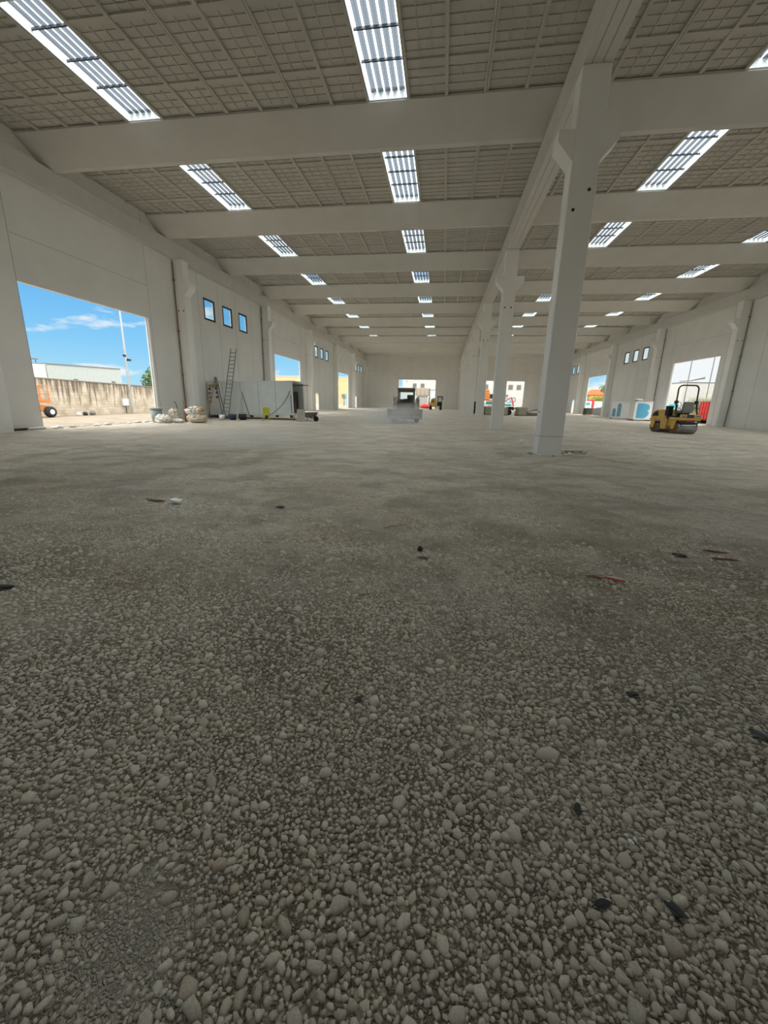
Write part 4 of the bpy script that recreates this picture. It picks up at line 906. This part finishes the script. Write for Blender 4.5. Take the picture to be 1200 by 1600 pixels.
hd = empty('hedge', (39.3, 72.5, -0.1), 0, 'olive green hedge behind the roll bar of the roller', 'hedge')
m = MB()
for i in range(6): leaves(m, (0.3+i*0.75, 0, 2.3), 1.05, 600, 0.10, 20+i, 0.95)
m.build('foliage', leafo, hd); MB().box(0, 4.5, -0.1, 0.3, -0.1, 2.2).build('hedge_base', leafo, hd)
tree('bare_tree', (41.0, 69.0), 5.5, 1.5, leafo, 500, 0.09, 31, 'sparse twiggy tree in front of the white flat building')
pk = empty('pickup', (37.6, 74.5, -0.1), 0, 'pale green pickup left of the roller through the right opening', 'pickup')
MB().prism([(-1.1, 0.5), (1.2, 0.5), (1.2, 1.4), (0.8, 1.5), (0.5, 2.3), (-0.9, 2.3), (-1.1, 1.4)], -0.8, 0.8).build('body', principled('pale_green_paint', (0.35, 0.50, 0.46), 0.4), pk)
MB().prism([(-0.85, 1.5), (0.55, 1.5), (0.35, 2.15), (-0.75, 2.15)], -0.82, -0.8).build('side_glass', graff, pk)
for sx in (-0.7, 0.8): MB().cyl((sx, -0.85, 0.4), (sx, -0.6, 0.4), 0.4, n=16).build('wheel', rubber, pk)
hs = empty('tiled_house', (41.5, 130, 0), 0, 'yellow house with terracotta roof through the farther right opening', 'house')
MB().box(0, 7, 0, 8, -0.2, 4.6).build('wall', principled('yellow_plaster', (0.70, 0.50, 0.16), 0.8), hs)
MB().prism([(-0.6, 4.55), (7.6, 4.55), (5.6, 6.1), (1.2, 6.0)], -0.6, 8.5).build('roof', tile, hs)
MB().box(0.7, 1.3, -0.05, 0, 3.0, 4.1).build('window', winm, hs)
h2 = empty('hedge', (41.6, 126, 0), 0, 'yellow-green hedge in front of the terracotta roofed house', 'hedge')
m = MB()
for i in range(6): leaves(m, (0.6+i*0.85, 0, 3.2), 1.1, 350, 0.16, 50+i, 0.95)
m.build('foliage', leafy, h2); MB().box(0, 5.2, 0, 0.3, -0.1, 3.2).build('hedge_base', leafy, h2)
pm = empty('palm_tree', (44.6, 124, 0), 0, 'palm tree rising above the terracotta roof', 'tree')
MB().tube([(0, 0, 0), (0.1, 0, 3), (0, 0, 6.9)], [0.3, 0.2, 0.16], 10).build('trunk', bark, pm)
fm = MB()
for i in range(22):
    a_ = 2*PI*i/22*1.618*3; el = 0.9-1.5*(i/22); P_ = [Vector((0, 0, 6.9))]
    for j in range(1, 7):
        t = j/6; e2 = el-1.3*t; P_.append(P_[-1]+Vector((math.cos(a_)*math.cos(e2), math.sin(a_)*math.cos(e2), math.sin(e2)))*0.36)
    sd_ = Vector((-math.sin(a_), math.cos(a_), 0))
    for j in range(6):
        w0 = 0.30*math.sin(PI*(j+0.4)/7); 
        for k2 in (0.0, 0.5):
            q0 = P_[j].lerp(P_[j+1], k2); q1 = P_[j].lerp(P_[j+1], min(1, k2+0.35))
            for s_ in (-1, 1): fm.add([q0, q1, q1+sd_*s_*w0*1.4+Vector((0, 0, -0.12)), q0+sd_*s_*w0*1.4+Vector((0, 0, -0.12))], [(0, 1, 2, 3)])
fm.build('fronds', leafm, pm)
rt_ = empty('delivery_truck', (31.5, 95, -0.1), 0, 'red and white small truck through the farther right opening', 'truck')
MB().bbox(-1.0, 0.5, 0, 2.2, 0.5, 2.5, 0.12).build('cab', whitep, rt_); MB().bbox(-1.0, 0.9, 0.1, 2.2, 2.5, 2.85, 0.08).build('roof_deflector', redm, rt_)
MB().box(-0.85, 0.1, -0.02, 0.0, 1.6, 2.2).build('windscreen', graff, rt_); MB().bbox(0.5, 0.95, -0.1, 1.2, 0.7, 2.5, 0.04).build('side_panel', redm, rt_)
for sx in (-0.7, 0.6): MB().cyl((sx-0.15, 0.3, 0.42), (sx+0.15, 0.3, 0.42), 0.42, n=16).build('wheel', rubber, rt_)
fe2 = empty('yard_fence', (40.0, 118, 0), 0, 'pale blue fence in front of the yellow-green hedge', 'fence')
MB().box(0, 7, 0, 0.1, -0.1, 2.6).build('panel', principled('pale_blue_fence', (0.50, 0.62, 0.68), 0.6), fe2); m = MB()
for i in range(8): m.box(i, i+0.08, -0.06, 0, -0.1, 2.7)
m.build('post', bluem, fe2)
o = MB().prism([(69.8, -0.1), (75.5, -0.1), (75.5, 1.0), (69.8, 1.35)], 25.4, 25.6, 'X').build('barrier_wall', plaster); tag(o, 'low white barrier wall just outside the farther right opening', 'barrier')

# ------------------------------------------------------------------ litter on the floor
def scrap(x_, y_, s, mat, seed, name, label, grp=None, sz=(1.6, 0.7, 0.25), rz=0.0, cat='scrap', jit=0.35, z=None, sub=2):
    o = MB().blob((0, 0, 0), s, sub, jit, seed, sz, 2.5).build(name, mat); o.location = (x_, y_, s*sz[2]*0.5+(0.016 if y_ < 6 else 0.008) if z is None else z); o.rotation_euler = (0, 0, rz); return tag(o, label, cat, grp)
scrap(-3.96, 5.33, 0.065, stonew, 1, 'loose_stone', 'single pale stone on the left middle of the floor', sz=(1.5, 1, 0.7), cat='stone')
scrap(-4.35, 5.40, 0.06, rust, 2, 'brown_rag', 'flat brown scrap just left of the single pale stone', sz=(3.2, 0.6, 0.15), rz=-0.1)
scrap(-0.16, 4.12, 0.035, dark, 3, 'plastic_scrap', 'black scrap lying upright in the middle of the floor', 'black scraps', sz=(0.9, 0.8, 0.8))
scrap(-0.12, 3.90, 0.03, dark, 4, 'plastic_scrap', 'flat black scrap just in front of the upright one', 'black scraps', sz=(2.0, 0.6, 0.2))
scrap(2.66, 4.54, 0.045, dark, 5, 'plastic_scrap', 'small black scrap left of two dark sticks on the right', 'black scraps', rz=-0.5)
scrap(3.14, 4.74, 0.05, rust, 6, 'dark_stick', 'farther of two short dark sticks on the right', sz=(2.2, 0.3, 0.25), rz=-0.2, cat='stick')
scrap(3.10, 4.50, 0.05, rust, 7, 'dark_stick', 'nearer of two short dark sticks on the right', sz=(2.2, 0.3, 0.25), rz=-0.1, cat='stick')
scrap(1.15, 2.11, 0.022, dark, 8, 'plastic_scrap', 'black shred among the stones above the brown sand patch', 'black scraps')
scrap(0.63, 1.36, 0.018, dark, 9, 'plastic_scrap', 'black shred left of the white stone chips', 'black scraps', rz=1.2)
scrap(0.84, 1.06, 0.022, dark, 10, 'plastic_scrap', 'black shred near the lower right of the floor', 'black scraps', rz=-0.6)
scrap(0.61, 1.04, 0.018, dark, 11, 'plastic_scrap', 'black shred at the lower right, left of the other shred', 'black scraps', rz=0.3)
scrap(-0.37, 1.80, 0.018, dark, 12, 'plastic_scrap', 'small black shred left of centre among the gravel', 'black scraps', rz=0.8)
scrap(-3.54, 2.54, 0.05, dark, 13, 'plastic_scrap', 'black scrap at the left edge of the picture', 'black scraps', rz=0.2)
scrap(-2.33, 5.45, 0.045, dark, 14, 'plastic_scrap', 'small black scrap left of centre in the mid floor', 'black scraps')
scrap(0.79, 1.26, 0.010, stonew, 15, 'stone_chip', 'bright white stone chip, larger of a scattered group', 'white stone chips', sz=(1, 1, 0.7), cat='stone', z=0.016)
scrap(0.81, 1.275, 0.007, stonew, 16, 'stone_chip', 'bright white stone chip, right of the larger one', 'white stone chips', sz=(1, 1, 0.7), cat='stone', z=0.014)
scrap(0.785, 1.285, 0.006, stonew, 17, 'stone_chip', 'bright white stone chip, behind the larger one', 'white stone chips', sz=(1, 1, 0.7), cat='stone', z=0.014)
rb = empty('red_ribbon', (1.6, 3.74, 0.012), -0.2, 'strip of red tape with a brown end on the gravel', 'tape')
MB().tube([(-0.02, 0, 0), (0.04, 0.02, 0.008), (0.09, 0, 0.004), (0.13, -0.02, 0.010), (0.17, -0.01, 0.004)], 0.007, 6).build('tape_strip', redm, rb); MB().blob((-0.09, 0.01, 0.0), 0.04, 2, 0.3, 4, (1.7, 0.6, 0.3)).build('soiled_end', rust, rb)
MB().tube([(0.03, 0.035, 0.01), (0.11, 0.02, 0.015), (0.15, 0.03, 0.01)], 0.006, 6).build('pale_strip', whitep, rb)
o = MB().tube([(-0.66, 4.80, 0.015), (-0.58, 4.88, 0.02), (-0.52, 4.90, 0.015), (-0.46, 5.02, 0.02)], 0.008, 6).build('twig', wood); tag(o, 'pale bent twig on the gravel in the middle of the floor', 'twig')
m = MB(); g_ = np.random.default_rng(4); nx, ny = 14, 8; vs = []
for j in range(ny):
    for i in range(nx):
        u_, v_ = i/(nx-1), j/(ny-1); px_ = 0.20*u_; wdt = 0.015+0.085*u_**0.7
        vs.append((1.615+px_, 1.915-0.28*px_+wdt*(v_-0.62)+0.004*math.sin(u_*9), 0.030+0.012*math.sin(v_*PI)+0.006*math.sin(u_*7+v_*3)))
fs = [(j*nx+i, j*nx+i+1, (j+1)*nx+i+1, (j+1)*nx+i) for j in range(ny-1) for i in range(nx-1)]
n0 = len(vs); vs += [(a, b, c-0.004) for a, b, c in vs]; fs += [tuple(n0+q for q in reversed(f)) for f in fs]
m.add(vs, fs, True); o = m.build('plastic_sheet', principled('grey_blue_plastic', (0.10, 0.12, 0.135), 0.4)); tag(o, 'pointed dark blue-grey plastic piece at the right edge of the gravel', 'plastic')
# slabs and crumbs at the foot of the nearest centre column
sl = empty('broken_slab', (4.45, 14.45, 0), 0.1, 'thin broken slab beside the foot of the nearest centre column', 'slab')
MB().prism([(-0.45, -0.12), (0.42, -0.14), (0.50, 0.02), (0.1, 0.18), (-0.40, 0.14)], 0.03, 0.09, 'Z').build('slab', stonem, sl); MB().box(-0.35, 0.3, -0.08, 0.1, 0, 0.03).build('shadow_gap', rust, sl)
for i, (x_, y_, s_) in enumerate(((4.0, 14.05, 0.07), (4.25, 14.0, 0.05), (4.5, 14.1, 0.06), (4.15, 13.75, 0.05), (4.75, 14.2, 0.08), (3.95, 13.5, 0.04), (2.9, 13.6, 0.06), (3.1, 13.2, 0.045), (3.5, 13.1, 0.05))):
    scrap(x_, y_, s_, stonew if i % 2 else stonem, 30+i, 'rubble_stone', 'pale rubble stone by the nearest centre column, %s counting from the left' % ORD[sorted((4.0, 4.25, 4.5, 4.15, 4.75, 3.95, 2.9, 3.1, 3.5)).index(x_)].replace('nearest', 'first'), 'rubble at the nearest centre column', sz=(1.3, 1, 0.7), cat='stone')
o = MB().blob((0, 0, 0), 0.10, 3, 0.4, 8, (1.0, 0.8, 0.8), 4).build('paper_litter', whitep); o.location = (3.32, 17.4, 0.05); tag(o, 'crumpled white paper litter left of the nearest centre column', 'litter')
# debris on the threshold of the big left opening
for i, (x_, y_, l_, mt, lb) in enumerate(((-17.75, 14.6, 0.6, dark, 'black pipe end at the foot of the left wall column'), (-17.8, 15.4, 0.7, whitep, 'white plastic pipe at the foot of the left wall'))):
    o = MB().tube([(0, -l_/2, 0), (0, l_/2, 0)], 0.05, 8).build('plastic_pipe', mt); o.location = (x_, y_, 0.06); tag(o, lb, 'pipe', 'pipe ends by the left wall')
for i in range(9):
    scrap(-17.72+0.08*math.sin(i*2.3), 16.3+i*0.72, 0.10+0.04*math.cos(i*1.7), (stonew, stonem, stonew)[i % 3], 60+i, 'rubble_stone', 'pale rubble piece on the sill of the large left opening, %s from the camera' % ORD[i], 'rubble along the left opening', sz=(1.0, 1.9, 0.5), cat='stone')
for i in range(4): 
    scrap(-16.9+i*1.15, 21.5+0.3*(i % 2), 0.06, stonew, 80+i, 'rubble_stone', 'small white rubble in front of the sacks, %s from the left' % ORD[i].replace('nearest', 'first'), 'rubble before the sacks', sz=(1.6, 1, 0.5), cat='stone')

# ------------------------------------------------------------------ gravel: crushed stone embedded in the floor
def gravel():
    NR = 6
    def patch(x_, y_, f, s=0):
        return (math.sin(x_*1.7*f+s)+math.sin(y_*2.1*f+1.3*s)+math.sin((x_+y_)*1.3*f+2*s)+math.sin((x_*0.8-y_*1.9)*f+0.7*s))/4
    R = random.Random(5); cells = {}; CS = 0.03; pts_ = []
    classes = ((0.030, 0.42, 6.5, 22, 5.0), (0.0205, 0.42, 6.0, 210, 4.5), (0.0145, 0.42, 4.8, 1000, 3.6), (0.0098, 0.42, 3.3, 2900, 2.2), (0.0068, 0.42, 2.0, 6500, 1.1))
    for (sz, y0, y1, dens, fade) in classes:
        y = y0
        while y < y1:
            dy = 0.1; hw = 0.62+1.12*y; c = -0.13*y
            for _ in range(int(dens*dy*2*hw)):
                px = c+R.uniform(-hw, hw); py = y+R.random()*dy
                pn = patch(px, py, 1.6, 3)+0.5*patch(px, py, 4.1, 1)
                k = min(1, max(0, (y1-py)/fade))
                if sz > 0.012: k *= 1-0.75/(1+math.exp(-(pn-0.2)*7))
                k *= 1-0.96*math.exp(-(((px+0.84)/0.22)**2+((py-0.70)/0.24)**2)**1.5)
                if R.random() > k: continue
                r = sz*math.exp(R.gauss(0, 0.16)); gx, gy = int(px//CS), int(py//CS); ok = True
                rr = 2 if sz > 0.02 else 1
                for i in range(gx-rr, gx+rr+1):
                    for j in range(gy-rr, gy+rr+1):
                        for (qx, qy, qr) in cells.get((i, j), ()):
                            d2 = (qx-px)**2+(qy-py)**2
                            if d2 < (0.80*(qr+r))**2:
                                ok = False; break
                        if not ok: break
                    if not ok: break
                if ok: cells.setdefault((gx, gy), []).append((px, py, r)); pts_.append((px, py, r))
            y += dy
    A = np.array(pts_); n = len(A); g_ = np.random.default_rng(77); X, Y, r = A[:, 0], A[:, 1], A[:, 2]
    th = (np.arange(NR)[None]*2*PI/NR+g_.uniform(-.36, .36, (n, NR))); rad = g_.uniform(0.86, 1.22, (n, NR))
    el = g_.uniform(1.0, 1.32, n); hgt = g_.uniform(0.45, 0.85, n)
    rings = []
    for f_, z_ in ((0.92, -0.6), (1.0, 0.25), (0.66, 1.0)):
        rj = rad*f_*(1+(g_.normal(0, 0.06, (n, NR)))); zz = z_*hgt[:, None]+g_.normal(0, 0.06, (n, NR))
        rings.append(np.stack([rj*np.cos(th)*el[:, None], rj*np.sin(th)/el[:, None], zz], 2))
    top = np.stack([g_.normal(0, .12, n), g_.normal(0, .12, n), hgt*(1.05+g_.uniform(0, .12, n))], 1)[:, None, :]
    P = np.concatenate(rings+[top], 1)*r[:, None, None]
    tx = g_.normal(0, 0.13, n); ty = g_.normal(0, 0.13, n); P[:, :, 2] += P[:, :, 0]*tx[:, None]+P[:, :, 1]*ty[:, None]
    ang = g_.uniform(0, 2*PI, n); ca, sa = np.cos(ang)[:, None], np.sin(ang)[:, None]
    x2 = P[:, :, 0]*ca-P[:, :, 1]*sa+X[:, None]; y2 = P[:, :, 0]*sa+P[:, :, 1]*ca+Y[:, None]
    z2 = P[:, :, 2]+(r*g_.uniform(-0.10, 0.12, n))[:, None]-np.clip(r-0.012, 0, 1)[:, None]*0.45
    V = np.stack([x2, y2, z2], 2).reshape(-1, 3); m_ = 3*NR+1
    tri = []
    for lv in range(2):
        for i in range(NR):
            a_, b_, c_, d_ = lv*NR+i, lv*NR+(i+1) % NR, (lv+1)*NR+(i+1) % NR, (lv+1)*NR+i
            tri += [(a_, b_, c_), (a_, c_, d_)]
    tri += [(2*NR+i, 2*NR+(i+1) % NR, 3*NR) for i in range(NR)]
    bf = np.array(tri); Fc = (bf[None]+(np.arange(n)*m_)[:, None, None]).reshape(-1, 3); T = np.repeat(g_.random(n), len(bf))
    me = bpy.data.meshes.new('gravel'); me.vertices.add(len(V)); me.vertices.foreach_set('co', V.ravel().astype(np.float32))
    me.loops.add(len(Fc)*3); me.loops.foreach_set('vertex_index', Fc.ravel().astype(np.int32))
    me.polygons.add(len(Fc)); me.polygons.foreach_set('loop_start', (np.arange(len(Fc))*3).astype(np.int32))
    me.update(calc_edges=True); a = me.attributes.new('stone_tone', 'FLOAT', 'FACE'); a.data.foreach_set('value', T.astype(np.float32))
    m = bpy.data.materials.new('crushed_stone'); m.use_nodes = True; t = m.node_tree; b = t.nodes['Principled BSDF']; b.inputs['Roughness'].default_value = 0.95; b.inputs['Specular IOR Level'].default_value = 0.12
    at = t.nodes.new('ShaderNodeAttribute'); at.attribute_name = 'stone_tone'
    r = t.nodes.new('ShaderNodeValToRGB'); r.color_ramp.elements[0].position = 0; r.color_ramp.elements[0].color = (0.35, 0.325, 0.26, 1); r.color_ramp.elements[1].position = 1; r.color_ramp.elements[1].color = (0.57, 0.53, 0.44, 1)
    q = r.color_ramp.elements.new(0.04); q.color = (0.46, 0.39, 0.31, 1); q = r.color_ramp.elements.new(0.10); q.color = (0.41, 0.38, 0.31, 1)
    t.links.new(at.outputs['Fac'], r.inputs[0])
    c = t.nodes.new('ShaderNodeTexCoord'); n_ = t.nodes.new('ShaderNodeTexNoise'); n_.inputs['Scale'].default_value = 160; n_.inputs['Detail'].default_value = 3; t.links.new(c.outputs['Object'], n_.inputs['Vector'])
    x_ = t.nodes.new('ShaderNodeMixRGB'); x_.blend_type = 'OVERLAY'; x_.inputs[0].default_value = 0.35; t.links.new(r.outputs[0], x_.inputs[1]); t.links.new(n_.outputs['Fac'], x_.inputs[2])
    t.links.new(x_.outputs[0], b.inputs['Base Color'])
    me.materials.append(m); o = bpy.data.objects.new('gravel', me); COL.objects.link(o)
    tag(o, 'loose crushed grey stone covering the near floor', 'gravel', kind='stuff'); print('gravel faces', len(Fc))
gravel()

# ------------------------------------------------------------------ dust clouds
def dust(name, loc, half, dens, seed, label, col=(0.92, 0.87, 0.78)):
    me_ = MB().blob((0, 0, 0), 1.0, 3, 0.0, 0); o = me_.build(name, bpy.data.materials.new(name+'_volume')); o.location = loc; o.scale = half
    m = o.data.materials[0]; m.use_nodes = True; t = m.node_tree; t.nodes.clear()
    c = t.nodes.new('ShaderNodeTexCoord'); ln = t.nodes.new('ShaderNodeVectorMath'); ln.operation = 'LENGTH'; t.links.new(c.outputs['Object'], ln.inputs[0])
    f = t.nodes.new('ShaderNodeMapRange'); f.interpolation_type = 'SMOOTHSTEP'; f.inputs[1].default_value = 1.0; f.inputs[2].default_value = 0.15; f.inputs[3].default_value = 0; f.inputs[4].default_value = 1; t.links.new(ln.outputs['Value'], f.inputs[0])
    n = t.nodes.new('ShaderNodeTexNoise'); n.inputs['Scale'].default_value = 2.2; n.inputs['Detail'].default_value = 4; n.noise_dimensions = '4D'; n.inputs['W'].default_value = seed; t.links.new(c.outputs['Object'], n.inputs['Vector'])
    r = t.nodes.new('ShaderNodeMapRange'); r.inputs[1].default_value = 0.36; r.inputs[2].default_value = 0.66; t.links.new(n.outputs['Fac'], r.inputs[0])
    a = t.nodes.new('ShaderNodeMath'); a.operation = 'MULTIPLY'; t.links.new(f.outputs[0], a.inputs[0]); t.links.new(r.outputs[0], a.inputs[1])
    b = t.nodes.new('ShaderNodeMath'); b.operation = 'MULTIPLY'; b.inputs[1].default_value = dens; t.links.new(a.outputs[0], b.inputs[0])
    v = t.nodes.new('ShaderNodeVolumeScatter'); v.inputs['Color'].default_value = (*col, 1); v.inputs['Anisotropy'].default_value = 0.0; t.links.new(b.outputs[0], v.inputs['Density'])
    oo = t.nodes.new('ShaderNodeOutputMaterial'); t.links.new(v.outputs[0], oo.inputs['Volume'])
    return tag(o, label, 'dust', kind='stuff')
dust('dust_cloud', (-3.4, 28.2, 0.55), (3.4, 2.2, 1.3), 1.35, 1.0, 'pale dust cloud billowing around the skid steer loader')
dust('dust_haze', (-6.9, 13.5, 0.2), (3.2, 3.6, 0.6), 0.5, 5.0, 'thin drifting dust over the left middle of the floor')
